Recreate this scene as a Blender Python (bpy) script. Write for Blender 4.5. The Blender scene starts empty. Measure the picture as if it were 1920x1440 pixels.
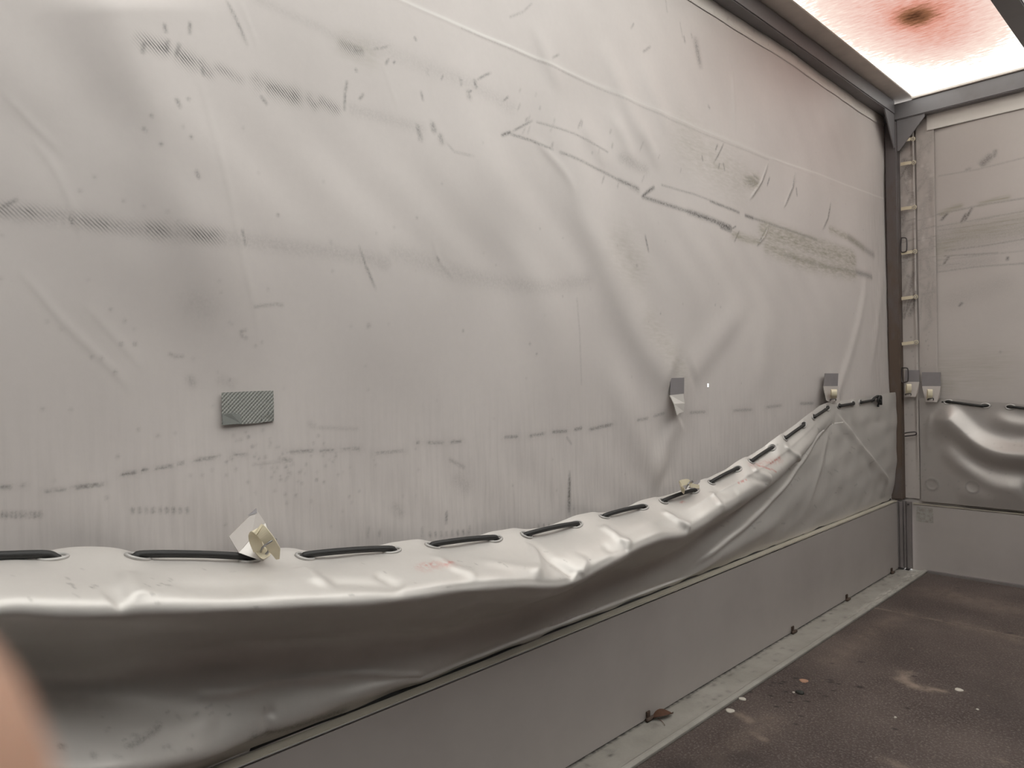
import bpy, bmesh, math, random
import numpy as np
from mathutils import Vector, Matrix

random.seed(7)
scn = bpy.context.scene
COL = scn.collection

# ------------------------------------------------------------------ camera, sky, exposure
CAM = np.array([1.23, -3.9549, 1.0114]); YAW, PITCH, ROLL, FPX = 0.7941, -0.0088, -0.022, 1347.68
def cam_axes():
    f = np.array([-math.sin(YAW)*math.cos(PITCH), math.cos(YAW)*math.cos(PITCH), math.sin(PITCH)])
    r = np.array([math.cos(YAW), math.sin(YAW), 0.]); u = np.cross(r, f)
    c, s = math.cos(ROLL), math.sin(ROLL)
    return c*r+s*u, -s*r+c*u, f
RX, UX, FX = cam_axes()
cd = bpy.data.cameras.new('camera'); cam = bpy.data.objects.new('camera', cd); COL.objects.link(cam)
cam.matrix_world = Matrix(((RX[0], UX[0], -FX[0], CAM[0]), (RX[1], UX[1], -FX[1], CAM[1]), (RX[2], UX[2], -FX[2], CAM[2]), (0, 0, 0, 1)))
cd.sensor_width = 36; cd.sensor_fit = 'HORIZONTAL'; cd.lens = FPX/1920*36; cd.clip_start = 0.01
cd.dof.use_dof = True; cd.dof.focus_distance = 1.9; cd.dof.aperture_fstop = 14   # a phone's small lens
scn.camera = cam
scn.view_settings.view_transform = 'Standard'; scn.view_settings.look = 'None'
scn.view_settings.gamma = 1; scn.view_settings.use_curve_mapping = False
scn.view_settings.exposure = 0.0
W = bpy.data.worlds.new('overcast_sky'); scn.world = W; W.use_nodes = True
wb = W.node_tree.nodes['Background']; wb.inputs[0].default_value = (0.97, 0.99, 1.0, 1); wb.inputs[1].default_value = 3.75
scn.cycles.max_bounces = 10; scn.cycles.diffuse_bounces = 6; scn.cycles.transmission_bounces = 6

# ------------------------------------------------------------------ points measured on the walls
def ray(px, py): return (px-960)/FPX*RX-(py-720)/FPX*UX+FX
def onx(px, py, X=0.0):
    d = ray(px, py); return CAM+(X-CAM[0])/d[0]*d
def ony(px, py, Y=0.0):
    d = ray(px, py); return CAM+(Y-CAM[1])/d[1]*d
def onz(px, py, Z=0.0):
    d = ray(px, py); return CAM+(Z-CAM[2])/d[2]*d
def mpp(P): return float((np.asarray(P)-CAM)@FX)/FPX       # metres per photo pixel at a point

# ------------------------------------------------------------------ materials
def nodes(name):
    m = bpy.data.materials.new(name); m.use_nodes = True
    nt = m.node_tree; b = nt.nodes['Principled BSDF']; return m, nt, b
def N(nt, t, **k):
    n = nt.nodes.new(t)
    for a, v in k.items():
        if a.startswith('i_'): n.inputs[a[2:].replace('_', ' ')].default_value = v
        else: setattr(n, a, v)
    return n
def L(nt, a, b): nt.links.new(a, b)
def coords(nt, scale=(1, 1, 1), rot=(0, 0, 0)):
    tc = N(nt, 'ShaderNodeTexCoord'); mp = N(nt, 'ShaderNodeMapping'); mp.inputs['Scale'].default_value = scale; mp.inputs['Rotation'].default_value = rot
    L(nt, tc.outputs['Object'], mp.inputs['Vector']); return mp.outputs[0]
def noise(nt, vec, scale, detail=4, rough=.55):
    n = N(nt, 'ShaderNodeTexNoise'); n.inputs['Scale'].default_value = scale; n.inputs['Detail'].default_value = detail; n.inputs['Roughness'].default_value = rough
    if vec is not None: L(nt, vec, n.inputs['Vector'])
    return n.outputs['Fac']
def ramp(nt, fac, a, b, ca=(0, 0, 0, 1), cb=(1, 1, 1, 1)):
    r = N(nt, 'ShaderNodeValToRGB'); e = r.color_ramp.elements
    e[0].position = a; e[0].color = ca; e[1].position = b; e[1].color = cb
    L(nt, fac, r.inputs[0]); return r.outputs[0]
def mix(nt, fac, a, b, mode='MIX'):
    m = N(nt, 'ShaderNodeMix', data_type='RGBA', blend_type=mode)
    for s, v in ((0, fac), (6, a), (7, b)):
        if hasattr(v, 'is_linked'): L(nt, v, m.inputs[s])
        else: m.inputs[s].default_value = v if s == 0 else (*v, 1)
    return m.outputs[2]
def math2(nt, op, a, b):
    m = N(nt, 'ShaderNodeMath', operation=op, use_clamp=False)
    for s, v in ((0, a), (1, b)):
        if hasattr(v, 'is_linked'): L(nt, v, m.inputs[s])
        else: m.inputs[s].default_value = v
    return m.outputs[0]
def attr(nt, name):
    a = N(nt, 'ShaderNodeAttribute'); a.attribute_name = name; return a.outputs['Fac']
def bump(nt, b, h, strength, dist=.002):
    n = N(nt, 'ShaderNodeBump'); n.inputs['Strength'].default_value = strength; n.inputs['Distance'].default_value = dist
    L(nt, h, n.inputs['Height']); L(nt, n.outputs[0], b.inputs['Normal'])

TARP = (.63, .578, .55)
def tarp_mat(name, base=TARP, rough=.5, metal=0):
    m, nt, b = nodes(name)
    v = coords(nt)
    big = noise(nt, v, 2.3, 4); fine = noise(nt, v, 60, 5, .65); mid = noise(nt, v, 14, 5, .6)
    c = mix(nt, ramp(nt, big, .35, .7), tuple(x*.95 for x in base), tuple(x*1.04 for x in base))
    c = mix(nt, math2(nt, 'MULTIPLY', ramp(nt, fine, .3, .75), .10), c, tuple(x*.72 for x in base))
    # scuffed-in dirt: strokes live on the mesh, broken up by grain
    st = noise(nt, coords(nt, (1, 30, 2.2)), 3, 5, .6)
    d = attr(nt, 'dirt')
    g = ramp(nt, noise(nt, v, 170, 4, .7), .32, .66)
    dd = math2(nt, 'MULTIPLY', d, math2(nt, 'ADD', math2(nt, 'MULTIPLY', g, .75), .25))
    c = mix(nt, dd, c, (.055, .05, .045))
    wv = N(nt, 'ShaderNodeTexWave', wave_type='BANDS', bands_direction='DIAGONAL'); wv.inputs['Scale'].default_value = 1.0; wv.inputs['Distortion'].default_value = 1.2
    wv.inputs['Detail'].default_value = 1
    L(nt, coords(nt, (0.001, 95, 95)), wv.inputs['Vector'])
    hh = math2(nt, 'MULTIPLY', attr(nt, 'hatch'), math2(nt, 'MULTIPLY', ramp(nt, wv.outputs['Fac'], .3, .8), ramp(nt, mid, .35, .62)))
    c = mix(nt, hh, c, (.09, .085, .08))
    c = mix(nt, math2(nt, 'MULTIPLY', attr(nt, 'olive'), ramp(nt, noise(nt, coords(nt, (1, 3, 14)), 9, 4, .6), .25, .75)), c, (.30, .275, .205))
    c = mix(nt, math2(nt, 'MULTIPLY', attr(nt, 'streaks'), ramp(nt, st, .42, .72)), c, (.2, .18, .165))
    c = mix(nt, math2(nt, 'MULTIPLY', attr(nt, 'red'), ramp(nt, noise(nt, v, 90, 3), .35, .6)), c, (.55, .12, .09))
    c = mix(nt, attr(nt, 'pale'), c, (.82, .79, .75))
    L(nt, c, b.inputs['Base Color'])
    b.inputs['Roughness'].default_value = rough; b.inputs['Metallic'].default_value = metal
    b.inputs['Specular IOR Level'].default_value = .5
    bump(nt, b, math2(nt, 'ADD', math2(nt, 'MULTIPLY', mid, .8), math2(nt, 'MULTIPLY', fine, .35)), .25, .0015)
    return m
def simple_mat(name, base, rough=.5, metal=0, var=.15, vscale=20, bumpy=.1, spots=None):
    m, nt, b = nodes(name); v = coords(nt)
    n = noise(nt, v, vscale, 5, .6)
    c = mix(nt, n, tuple(x*(1-var) for x in base), tuple(min(1, x*(1+var)) for x in base))
    if spots:
        col, sc, lo, hi, k = spots
        c = mix(nt, math2(nt, 'MULTIPLY', ramp(nt, noise(nt, v, sc, 5, .65), lo, hi), k), c, col)
    L(nt, c, b.inputs['Base Color']); b.inputs['Roughness'].default_value = rough; b.inputs['Metallic'].default_value = metal
    if bumpy: bump(nt, b, noise(nt, v, vscale*4, 4), bumpy, .001)
    return m
M = {}
M['tarp'] = tarp_mat('grey_pvc_tarp', rough=.5)
M['farflap'] = tarp_mat('far_pvc_skirt', base=(.46, .425, .40), rough=.42, metal=.5)
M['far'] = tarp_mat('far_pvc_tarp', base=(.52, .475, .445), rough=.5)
M['flap'] = tarp_mat('grey_pvc_tarp_skirt', base=(.66, .625, .59), rough=.46, metal=.38)
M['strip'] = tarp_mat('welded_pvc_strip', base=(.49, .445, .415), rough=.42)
M['hem'] = tarp_mat('pale_pvc_hem', base=(.74, .70, .65), rough=.55)
M['patch'] = simple_mat('dark_grey_pvc_patch', (.25, .23, .235), .5)
M['low_bounce_black'] = simple_mat('low_bounce_black', (.022, .021, .02), .8)  # near-black put in to cut bounce light from the unseen walls
M['cream'] = simple_mat('cream_nylon_webbing', (.72, .64, .47), .55, var=.1, vscale=60)
M['cord'] = simple_mat('black_rubber_cord', (.018, .017, .016), .55, vscale=120, bumpy=.4)
M['metal'] = simple_mat('dull_steel', (.36, .35, .35), .35, 1, vscale=50)
M['eyelet'] = simple_mat('grey_eyelet', (.48, .46, .44), .4, .3, vscale=50)
M['wire'] = simple_mat('dark_wire', (.09, .08, .08), .45, .6)
M['frame'] = simple_mat('dark_painted_steel', (.21, .20, .205), .5, 0, .12, 8, .05, ((.14, .12, .11), 5, .5, .8, .5))
M['flange'] = simple_mat('dusty_steel_flange', (.72, .65, .59), .7, 0, .2, 10)
M['board'] = simple_mat('anodised_board', (.44, .40, .375), .5, .1, .05, 5, .04, ((.36, .32, .30), 3, .45, .75, .5))
M['boardtop'] = simple_mat('olive_board_edge', (.46, .42, .35), .5, .1, .15, 12, .05)
M['pillar'] = simple_mat('grooved_pillar', (.24, .215, .21), .45, .3, .25, 14)
M['rubber'] = simple_mat('black_rubber', (.02, .02, .022), .3, 0)
M['label'] = simple_mat('torn_sticker', (.36, .34, .31), .8, 0, .3, 70, .2, ((.22, .19, .16), 60, .45, .7, .8))
M['leaf'] = simple_mat('dried_leaf', (.10, .045, .025), .7, 0, .4, 60, .3)
M['rust'] = simple_mat('rusty_steel', (.09, .06, .045), .7, .3, .4, 60, .3)
M['chalk'] = simple_mat('pale_plug', (.5, .46, .4), .7, 0, .3, 90, .2)
M['tan'] = simple_mat('orange_plug', (.36, .2, .13), .7, 0, .3, 90, .2)
M['clod'] = simple_mat('dark_clod', (.03, .03, .025), .8, 0, .3, 90, .3)
M['ground'] = simple_mat('asphalt', (.18, .18, .18), .9, 0, .2, 3)
def post_mat():
    m, nt, b = nodes('rust_stained_steel'); v = coords(nt, (1, 1, .35))
    n = noise(nt, v, 9, 6, .65)
    tc = N(nt, 'ShaderNodeTexCoord'); sp = N(nt, 'ShaderNodeSeparateXYZ'); L(nt, tc.outputs['Object'], sp.inputs[0])
    mr = N(nt, 'ShaderNodeMapRange'); L(nt, sp.outputs[2], mr.inputs[0])
    mr.inputs[1].default_value = 2.0; mr.inputs[2].default_value = .9; mr.inputs[3].default_value = .0; mr.inputs[4].default_value = .75
    f = math2(nt, 'MULTIPLY', ramp(nt, math2(nt, 'ADD', n, math2(nt, 'MULTIPLY', mr.outputs[0], .35)), .5, .75), .85)
    c = mix(nt, f, (.13, .115, .115), (.105, .068, .045)); L(nt, c, b.inputs['Base Color']); b.inputs['Roughness'].default_value = .55
    return m
M['post'] = post_mat()
def tape_mat():
    m, nt, b = nodes('silver_duct_tape')
    wv = N(nt, 'ShaderNodeTexWave', wave_type='BANDS', bands_direction='DIAGONAL'); wv.inputs['Scale'].default_value = 1; wv.inputs['Distortion'].default_value = .6
    L(nt, coords(nt, (.001, 88, -88)), wv.inputs['Vector'])
    w2 = N(nt, 'ShaderNodeTexWave', wave_type='BANDS', bands_direction='DIAGONAL'); w2.inputs['Scale'].default_value = 1
    L(nt, coords(nt, (.001, 88, 88)), w2.inputs['Vector'])
    h = math2(nt, 'ADD', wv.outputs['Fac'], math2(nt, 'MULTIPLY', w2.outputs['Fac'], .4))
    c = mix(nt, ramp(nt, h, .2, 1.2), (.20, .205, .19), (.42, .42, .39))
    L(nt, c, b.inputs['Base Color']); b.inputs['Roughness'].default_value = .45; b.inputs['Metallic'].default_value = .2
    bump(nt, b, h, .5, .001); return m
M['tape'] = tape_mat()
def floor_mat():
    m, nt, b = nodes('brown_film_faced_plywood'); v = coords(nt)
    c = mix(nt, ramp(nt, noise(nt, v, 3, 5, .6), .3, .7), (.048, .033, .030), (.10, .075, .066))
    c = mix(nt, math2(nt, 'MULTIPLY', ramp(nt, noise(nt, v, 150, 3, .75), .5, .66), .6), c, (.22, .19, .17))
    c = mix(nt, math2(nt, 'MULTIPLY', ramp(nt, noise(nt, coords(nt, (1, 5, 1)), 24, 5, .7), .55, .8), .4), c, (.15, .125, .105))
    c = mix(nt, math2(nt, 'MULTIPLY', attr(nt, 'olive'), ramp(nt, noise(nt, v, 20, 5, .7), .28, .62)), c, (.26, .20, .16))
    c = mix(nt, math2(nt, 'MULTIPLY', attr(nt, 'dirt'), 1.0), c, (.018, .014, .014))
    L(nt, c, b.inputs['Base Color']); b.inputs['Roughness'].default_value = .6; b.inputs['Specular IOR Level'].default_value = .3
    bump(nt, b, noise(nt, v, 300, 3), .25, .001); return m
M['floor'] = floor_mat()
def zinc_mat():
    m, nt, b = nodes('galvanised_edge_rail'); v = coords(nt)
    c = mix(nt, ramp(nt, noise(nt, v, 7, 5, .6), .3, .7), (.27, .25, .22), (.37, .345, .31))
    c = mix(nt, math2(nt, 'MULTIPLY', ramp(nt, noise(nt, v, 130, 4, .7), .4, .75), .35), c, (.36, .34, .30))
    c = mix(nt, math2(nt, 'MULTIPLY', attr(nt, 'dirt'), ramp(nt, noise(nt, v, 60, 4, .6), .3, .6)), c, (.035, .03, .03))
    c = mix(nt, math2(nt, 'MULTIPLY', attr(nt, 'pale'), ramp(nt, noise(nt, coords(nt, (1, .3, 1)), 80, 4, .6), .42, .62)), c, (.6, .57, .52))
    L(nt, c, b.inputs['Base Color']); b.inputs['Roughness'].default_value = .6; b.inputs['Metallic'].default_value = .1
    bump(nt, b, noise(nt, v, 200, 3), .3, .001); return m
M['zinc'] = zinc_mat()
def roof_mat():
    m = bpy.data.materials.new('translucent_roof_sheet'); m.use_nodes = True; nt = m.node_tree
    nt.nodes.clear(); out = N(nt, 'ShaderNodeOutputMaterial')
    v = coords(nt); vs = coords(nt, (1, 3.2, 1), (0, 0, .5))
    s = attr(nt, 'stain')
    n1 = noise(nt, vs, 22, 6, .7); n2 = noise(nt, v, 5, 3)
    t = math2(nt, 'ADD', s, math2(nt, 'MULTIPLY', math2(nt, 'SUBTRACT', n1, .5), .60))
    r = N(nt, 'ShaderNodeValToRGB'); e = r.color_ramp.elements
    e[0].position = 0; e[0].color = (.90, .885, .85, 1); e[1].position = 1; e[1].color = (.03, .012, .006, 1)
    for p, c in ((.12, (.62, .60, .55, 1)), (.26, (.32, .26, .225, 1)), (.48, (.27, .175, .15, 1)), (.66, (.23, .10, .075, 1)), (.82, (.10, .042, .022, 1))):
        x = e.new(p); x.color = c
    L(nt, t, r.inputs[0])
    tr = N(nt, 'ShaderNodeBsdfTranslucent'); L(nt, r.outputs[0], tr.inputs[0])
    df = N(nt, 'ShaderNodeBsdfDiffuse'); L(nt, r.outputs[0], df.inputs[0])
    ms = N(nt, 'ShaderNodeMixShader'); ms.inputs[0].default_value = .12
    L(nt, tr.outputs[0], ms.inputs[1]); L(nt, df.outputs[0], ms.inputs[2]); L(nt, ms.outputs[0], out.inputs[0])
    return m
M['roof'] = roof_mat()
def skin_mat():
    m, nt, b = nodes('skin'); v = coords(nt)
    L(nt, mix(nt, noise(nt, v, 60, 4), (.45, .25, .17), (.52, .31, .22)), b.inputs['Base Color']); b.inputs['Roughness'].default_value = .55
    b.inputs['Subsurface Weight'].default_value = .1; b.inputs['Subsurface Radius'].default_value = (.01, .004, .002); return m
M['skin'] = skin_mat()
M['nail'] = simple_mat('fingernail', (.75, .5, .42), .3, 0, .05, 40, 0)

# ------------------------------------------------------------------ builders
def link(name, me, m=None, parent=None):
    o = bpy.data.objects.new(name, me); COL.objects.link(o)
    if m is not None: me.materials.append(m)
    if parent is not None: o.parent = parent
    return o
def tag(o, label=None, cat=None, group=None, kind=None):
    for k, v in (('label', label), ('category', cat), ('group', group), ('kind', kind)):
        if v: o[k] = v
    return o
def thing(name, label, cat, loc, group=None):
    o = bpy.data.objects.new(name, None); COL.objects.link(o); o.location = loc; o.empty_display_size = .05
    bpy.context.view_layer.update()
    return tag(o, label, cat, group)
def part(name, me, m, root):
    o = link(name, me, m, root); o.matrix_parent_inverse = root.matrix_world.inverted() if root.matrix_world != Matrix() else Matrix()
    return o
def mesh_from(verts, faces, smooth=False):
    me = bpy.data.meshes.new('m'); me.from_pydata([tuple(v) for v in verts], [], faces)
    bm = bmesh.new(); bm.from_mesh(me); bmesh.ops.recalc_face_normals(bm, faces=bm.faces); bm.to_mesh(me); bm.free()
    if smooth: me.polygons.foreach_set('use_smooth', [True]*len(me.polygons))
    return me
def box_mesh(lo, hi, bev=.002, seg=2):
    bm = bmesh.new(); bmesh.ops.create_cube(bm, size=1)
    for v in bm.verts:
        v.co = Vector([lo[i]+(v.co[i]+.5)*(hi[i]-lo[i]) for i in range(3)])
    if bev: bmesh.ops.bevel(bm, geom=list(bm.edges), offset=bev, segments=seg, affect='EDGES')
    me = bpy.data.meshes.new('m'); bm.to_mesh(me); bm.free(); return me
def prism_mesh(poly, nrm, th, bev=0):
    """polygon of 3D points given thickness th along nrm"""
    n = np.asarray(nrm, float); k = len(poly)
    a = [np.asarray(p, float) for p in poly]; v = a+[p+n*th for p in a]
    f = [list(range(k)), list(range(2*k-1, k-1, -1))]+[[i, (i+1) % k, k+(i+1) % k, k+i] for i in range(k)]
    me = mesh_from(v, f)
    if bev:
        bm = bmesh.new(); bm.from_mesh(me); bmesh.ops.bevel(bm, geom=list(bm.edges), offset=bev, segments=2, affect='EDGES'); bm.to_mesh(me); bm.free()
    return me
def smooth_path(pts, n=8):
    P = [np.asarray(p, float) for p in pts]; out = []
    P = [2*P[0]-P[1]]+P+[2*P[-1]-P[-2]]
    for i in range(1, len(P)-2):
        for j in range(n):
            t = j/n; a, b, c, d = P[i-1], P[i], P[i+1], P[i+2]
            out.append(.5*((2*b)+(c-a)*t+(2*a-5*b+4*c-d)*t*t+(3*b-3*c+d-a)*t**3))
    out.append(P[-2]); return out
def tube_data(pts, rad, seg=10, closed=False):
    P = [np.asarray(p, float) for p in pts]; n = len(P); V = []; F = []
    up = np.array([0, 0, 1.])
    prev = None
    for i in range(n):
        t = P[(i+1) % n]-P[i-1] if (closed or 0 < i < n-1) else (P[1]-P[0] if i == 0 else P[-1]-P[-2])
        t = t/(np.linalg.norm(t)+1e-12)
        if prev is None:
            a = np.cross(t, up)
            if np.linalg.norm(a) < 1e-3: a = np.cross(t, [1, 0, 0])
        else: a = prev-t*(prev@t)
        a = a/np.linalg.norm(a); prev = a; b = np.cross(t, a)
        r = rad[i] if hasattr(rad, '__len__') else rad
        for k in range(seg):
            q = 2*math.pi*k/seg; V.append(P[i]+r*(math.cos(q)*a+math.sin(q)*b))
    m = n if closed else n-1
    for i in range(m):
        for k in range(seg):
            F.append([i*seg+k, i*seg+(k+1) % seg, ((i+1) % n)*seg+(k+1) % seg, ((i+1) % n)*seg+k])
    if not closed: F += [list(range(seg)), [(n-1)*seg+k for k in range(seg)][::-1]]
    return V, F
def tube_mesh(pts, rad, seg=10, closed=False):
    return mesh_from(*tube_data(pts, rad, seg, closed), smooth=True)
def strip_mesh(pts, half, side, th=.0015):
    """a band of webbing along pts; side is the direction of its width"""
    P = smooth_path(pts, 5); n = len(P); V = []; F = []
    s0 = np.asarray(side, float)
    for i, p in enumerate(P):
        t = P[min(i+1, n-1)]-P[max(i-1, 0)]; t = t/np.linalg.norm(t)
        s = s0-t*(s0@t); s = s/np.linalg.norm(s); nn = np.cross(t, s)
        h = half(i/(n-1)) if callable(half) else half
        V += [p-s*h-nn*th/2, p+s*h-nn*th/2, p+s*h+nn*th/2, p-s*h+nn*th/2]
    for i in range(n-1):
        for k in range(4): F.append([4*i+k, 4*i+(k+1) % 4, 4*i+4+(k+1) % 4, 4*i+4+k])
    F += [[0, 1, 2, 3], [4*n-1, 4*n-2, 4*n-3, 4*n-4]]
    return mesh_from(V, F)
def ring_mesh(c, u, v, a, b, r, n=28, seg=8):
    c, u, v = (np.asarray(x, float) for x in (c, u, v))
    return tube_mesh([c+a*math.cos(2*math.pi*i/n)*u+b*math.sin(2*math.pi*i/n)*v for i in range(n)], r, seg, True)
def join_data(items):
    V = []; F = []
    for v, f in items:
        o = len(V); V += list(v); F += [[i+o for i in q] for q in f]
    return V, F
def grid_mesh(X, Y, Z, attrs=None, hole=None):
    """arrays shaped (rows, cols)"""
    r, c = X.shape; me = bpy.data.meshes.new('m')
    me.vertices.add(r*c); co = np.stack([X, Y, Z], -1).astype(np.float32).ravel(); me.vertices.foreach_set('co', co)
    i = np.arange(r*c).reshape(r, c)
    q = np.stack([i[:-1, :-1], i[:-1, 1:], i[1:, 1:], i[1:, :-1]], -1).reshape(-1, 4)
    if hole is not None:
        hm = hole; keep = ~(hm[:-1, :-1] & hm[:-1, 1:] & hm[1:, 1:] & hm[1:, :-1]).ravel(); q = q[keep]
    k = len(q); me.loops.add(4*k); me.loops.foreach_set('vertex_index', q.astype(np.int32).ravel())
    me.polygons.add(k); me.polygons.foreach_set('loop_start', np.arange(0, 4*k, 4, dtype=np.int32)); me.polygons.foreach_set('loop_total', np.full(k, 4, np.int32))
    me.polygons.foreach_set('use_smooth', np.ones(k, bool))
    me.update(calc_edges=True)
    for n, a in (attrs or {}).items():
        at = me.attributes.new(n, 'FLOAT', 'POINT'); at.data.foreach_set('value', np.clip(a, 0, 1).astype(np.float32).ravel())
    return me

class Field:
    """marks and folds drawn on a rectangular grid (U along columns, V along rows), in metres"""
    def __init__(s, U, V):
        s.U, s.V = U, V; s.sh = (len(V), len(U)); s.UU, s.VV = np.meshgrid(U, V)
        s.a = {k: np.zeros(s.sh) for k in ('dirt', 'hatch', 'olive', 'streaks', 'red', 'pale')}
        s.h = np.zeros(s.sh)
    def seg_dist(s, pts, R):
        """signed distance + position along polyline, inside a window"""
        p = np.asarray(pts, float); lo = p.min(0)-R; hi = p.max(0)+R
        ju = np.where((s.U >= lo[0]) & (s.U <= hi[0]))[0]; jv = np.where((s.V >= lo[1]) & (s.V <= hi[1]))[0]
        if len(ju) == 0 or len(jv) == 0: return None
        sl = (slice(jv[0], jv[-1]+1), slice(ju[0], ju[-1]+1))
        u, v = s.UU[sl], s.VV[sl]; D = np.full(u.shape, 1e9); SG = np.ones(u.shape); T = np.zeros(u.shape)
        ln = np.linalg.norm(np.diff(p, axis=0), axis=1); tot = ln.sum()+1e-9; acc = 0
        for a, b, l in zip(p[:-1], p[1:], ln):
            e = (b-a)/(l+1e-9); du, dv = u-a[0], v-a[1]; t = np.clip(du*e[0]+dv*e[1], 0, l)
            dx, dy = du-t*e[0], dv-t*e[1]; d = np.hypot(dx, dy); k = d < D
            D[k] = d[k]; SG[k] = np.sign(e[0]*dy-e[1]*dx)[k]; T[k] = ((acc+t)/tot)[k]; acc += l
        return sl, D, SG, T
    def mark(s, kind, pts, w, amp, taper=.0, power=2):
        p = np.asarray(pts, float)
        if len(p) == 1: p = np.vstack([p, p+1e-4])
        r = s.seg_dist(p, 3*w)
        if r is None: return
        sl, D, SG, T = r; g = amp*np.exp(-(D/w)**power)
        if taper: g = g*np.clip(np.minimum(T, 1-T)/taper, 0, 1)**.7
        s.a[kind][sl] = np.maximum(s.a[kind][sl], g)
    def fold(s, pts, wl, wr, amp, t0=.25, t1=.25):
        """a ridge; wl / wr are its widths on the left and right of the direction of travel"""
        p = smooth_path(pts, 6) if len(pts) > 2 else pts
        r = s.seg_dist(p, 3*max(wl, wr))
        if r is None: return
        sl, D, SG, T = r; w = np.where(SG > 0, wl, wr)
        k = np.clip(T/max(t0, 1e-6), 0, 1)*np.clip((1-T)/max(t1, 1e-6), 0, 1); k = k*k*(3-2*k)
        s.h[sl] += amp*np.exp(-(D/w)**2)*k

# ================================================================== LARGE STRUCTURE
ZR, ZT, HB = 2.25, 2.34, .3497            # rail underside, rail top, side board height
XW, LEN, WID = -.035, 4.9, 2.15            # sheet plane, length, width
me = box_mesh((-6, -12, -.96), (8, 6, -.9), 0); tag(link('ground', me, M['ground']), kind='structure')

# ---- left tarpaulin sheet
def pl(*pts, X=XW): return [(onx(a, b, X)[1], onx(a, b, X)[2]) for a, b in pts]
U = []; y = -4.25
while y < .03:
    U.append(y); y += .0026+.0020*min(1, (y+4.25)/3.6)
U = np.array(U); V = np.arange(.30, 2.318, .0036)
F = Field(U, V)
def mk(kind, wpx, amp, *pts, taper=0., power=2):
    m_ = mpp(onx(*pts[len(pts)//2], XW)); F.mark(kind, pl(*pts), max(wpx*m_*1.25, .0032), min(1, amp*1.35), taper, power)
def fd(wl, wr, amp, *pts, t0=.25, t1=.25):
    m_ = mpp(onx(*pts[len(pts)//2], XW)); F.fold(pl(*pts), wl*m_, wr*m_, amp*(.42 if wl < 10 and amp < .002 else 1), t0, t1)
# broad folds hanging from the roof towards the torn fastener and the sagging skirt
fd(60, 42, .016, (1020, 60), (1040, 200), (1085, 370), (1140, 520), (1205, 650), (1262, 720), t0=.4, t1=.06)
fd(70, 60, .011, (850, 190), (905, 300), (965, 430), (1020, 580), (1060, 720), (1090, 860), t0=.3, t1=.5)
fd(40, 30, .008, (1110, 640), (1160, 740), (1200, 830), (1245, 905), t0=.4, t1=.1)
fd(26, 34, .007, (1405, 560), (1350, 630), (1292, 705), t0=.4, t1=.08)
fd(26, 20, .006, (1275, 780), (1240, 850), (1235, 900), t0=.1, t1=.3)
fd(30, 22, .006, (1120, 60), (1150, 130), (1190, 230), (1225, 300), t0=.4, t1=.4)
fd(26, 18, .005, (1000, 20), (1020, 90), (1060, 190), t0=.4, t1=.4)
fd(24, 20, .0035, (1195, 100), (1225, 180), (1260, 265), t0=.4, t1=.3)
for x0, k in ((1376, .0022), (1408, .0014), (1433, .0014), (1350, .001)):
    fd(5, 6, k, (x0-2, 125), (x0, 190), (x0+4, 255), t0=.3, t1=.2)
fd(30, 20, .0045, (1080, 205), (1110, 260), (1150, 330), t0=.4, t1=.4)
fd(18, 16, .004, (1140, 200), (1170, 260), (1195, 330), t0=.4, t1=.4)
fd(18, 16, .004, (1190, 220), (1215, 270), (1240, 330), t0=.4, t1=.4)
fd(14, 12, .006, (1628, 470), (1618, 560), (1597, 650), (1568, 748), t0=.3, t1=.05)
fd(12, 14, .005, (1655, 500), (1645, 600), (1625, 720), t0=.3, t1=.3)
fd(40, 30, .006, (1440, 560), (1430, 660), (1420, 760), t0=.4, t1=.4)
# left: slack cloth, long thin creases
fd(150, 85, .022, (190, -60), (255, 120), (330, 330), (400, 560), (455, 760), t0=.1, t1=.5)
fd(90, 70, .006, (560, 240), (640, 420), (700, 600), (760, 800), t0=.4, t1=.4)
fd(80, 60, .006, (130, 200), (220, 420), (340, 640), t0=.4, t1=.4)
fd(8, 6, .0016, (362, 130), (388, 230), (420, 350), (450, 480), (480, 590), (500, 690), t0=.1, t1=.3)
fd(9, 6, .0016, (25, 490), (70, 545), (130, 615), (210, 690), (270, 760), t0=.2, t1=.3)
fd(9, 6, .0013, (55, 250), (110, 330), (145, 420), (160, 480), t0=.2, t1=.3)
fd(8, 6, .0012, (0, 165), (70, 240), (130, 300), t0=.2, t1=.3)
fd(9, 6, .0012, (150, 560), (215, 630), (280, 700), t0=.3, t1=.3)
fd(5, 5, .0012, (445, 0), (470, 60), (482, 100), t0=.1, t1=.2)
fd(5, 5, .0010, (425, 0), (440, 50), (470, 95), t0=.1, t1=.3)
fd(6, 6, .0012, (665, 455), (685, 510), (703, 560), t0=.2, t1=.3)
fd(6, 5, .0014, (808, 440), (818, 480), (835, 505), (860, 530), t0=.2, t1=.3)
fd(6, 5, .0012, (716, 115), (735, 170), (750, 215), t0=.2, t1=.3)
fd(10, 9, .002, (1000, 250), (1060, 330), (1075, 380), t0=.3, t1=.3)
for a, b, c in (((1440, 305), (1428, 340), (1404, 377)), ((1488, 322), (1485, 350), (1468, 392)), ((1557, 372), (1551, 408), (1538, 434)), ((1443, 415), (1436, 438), (1422, 462)), ((1215, 350), (1207, 362), (1202, 371))):
    fd(3, 3.2, .0028 if a[0] > 1300 else .0012, a, b, c, t0=.2, t1=.2)
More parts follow.
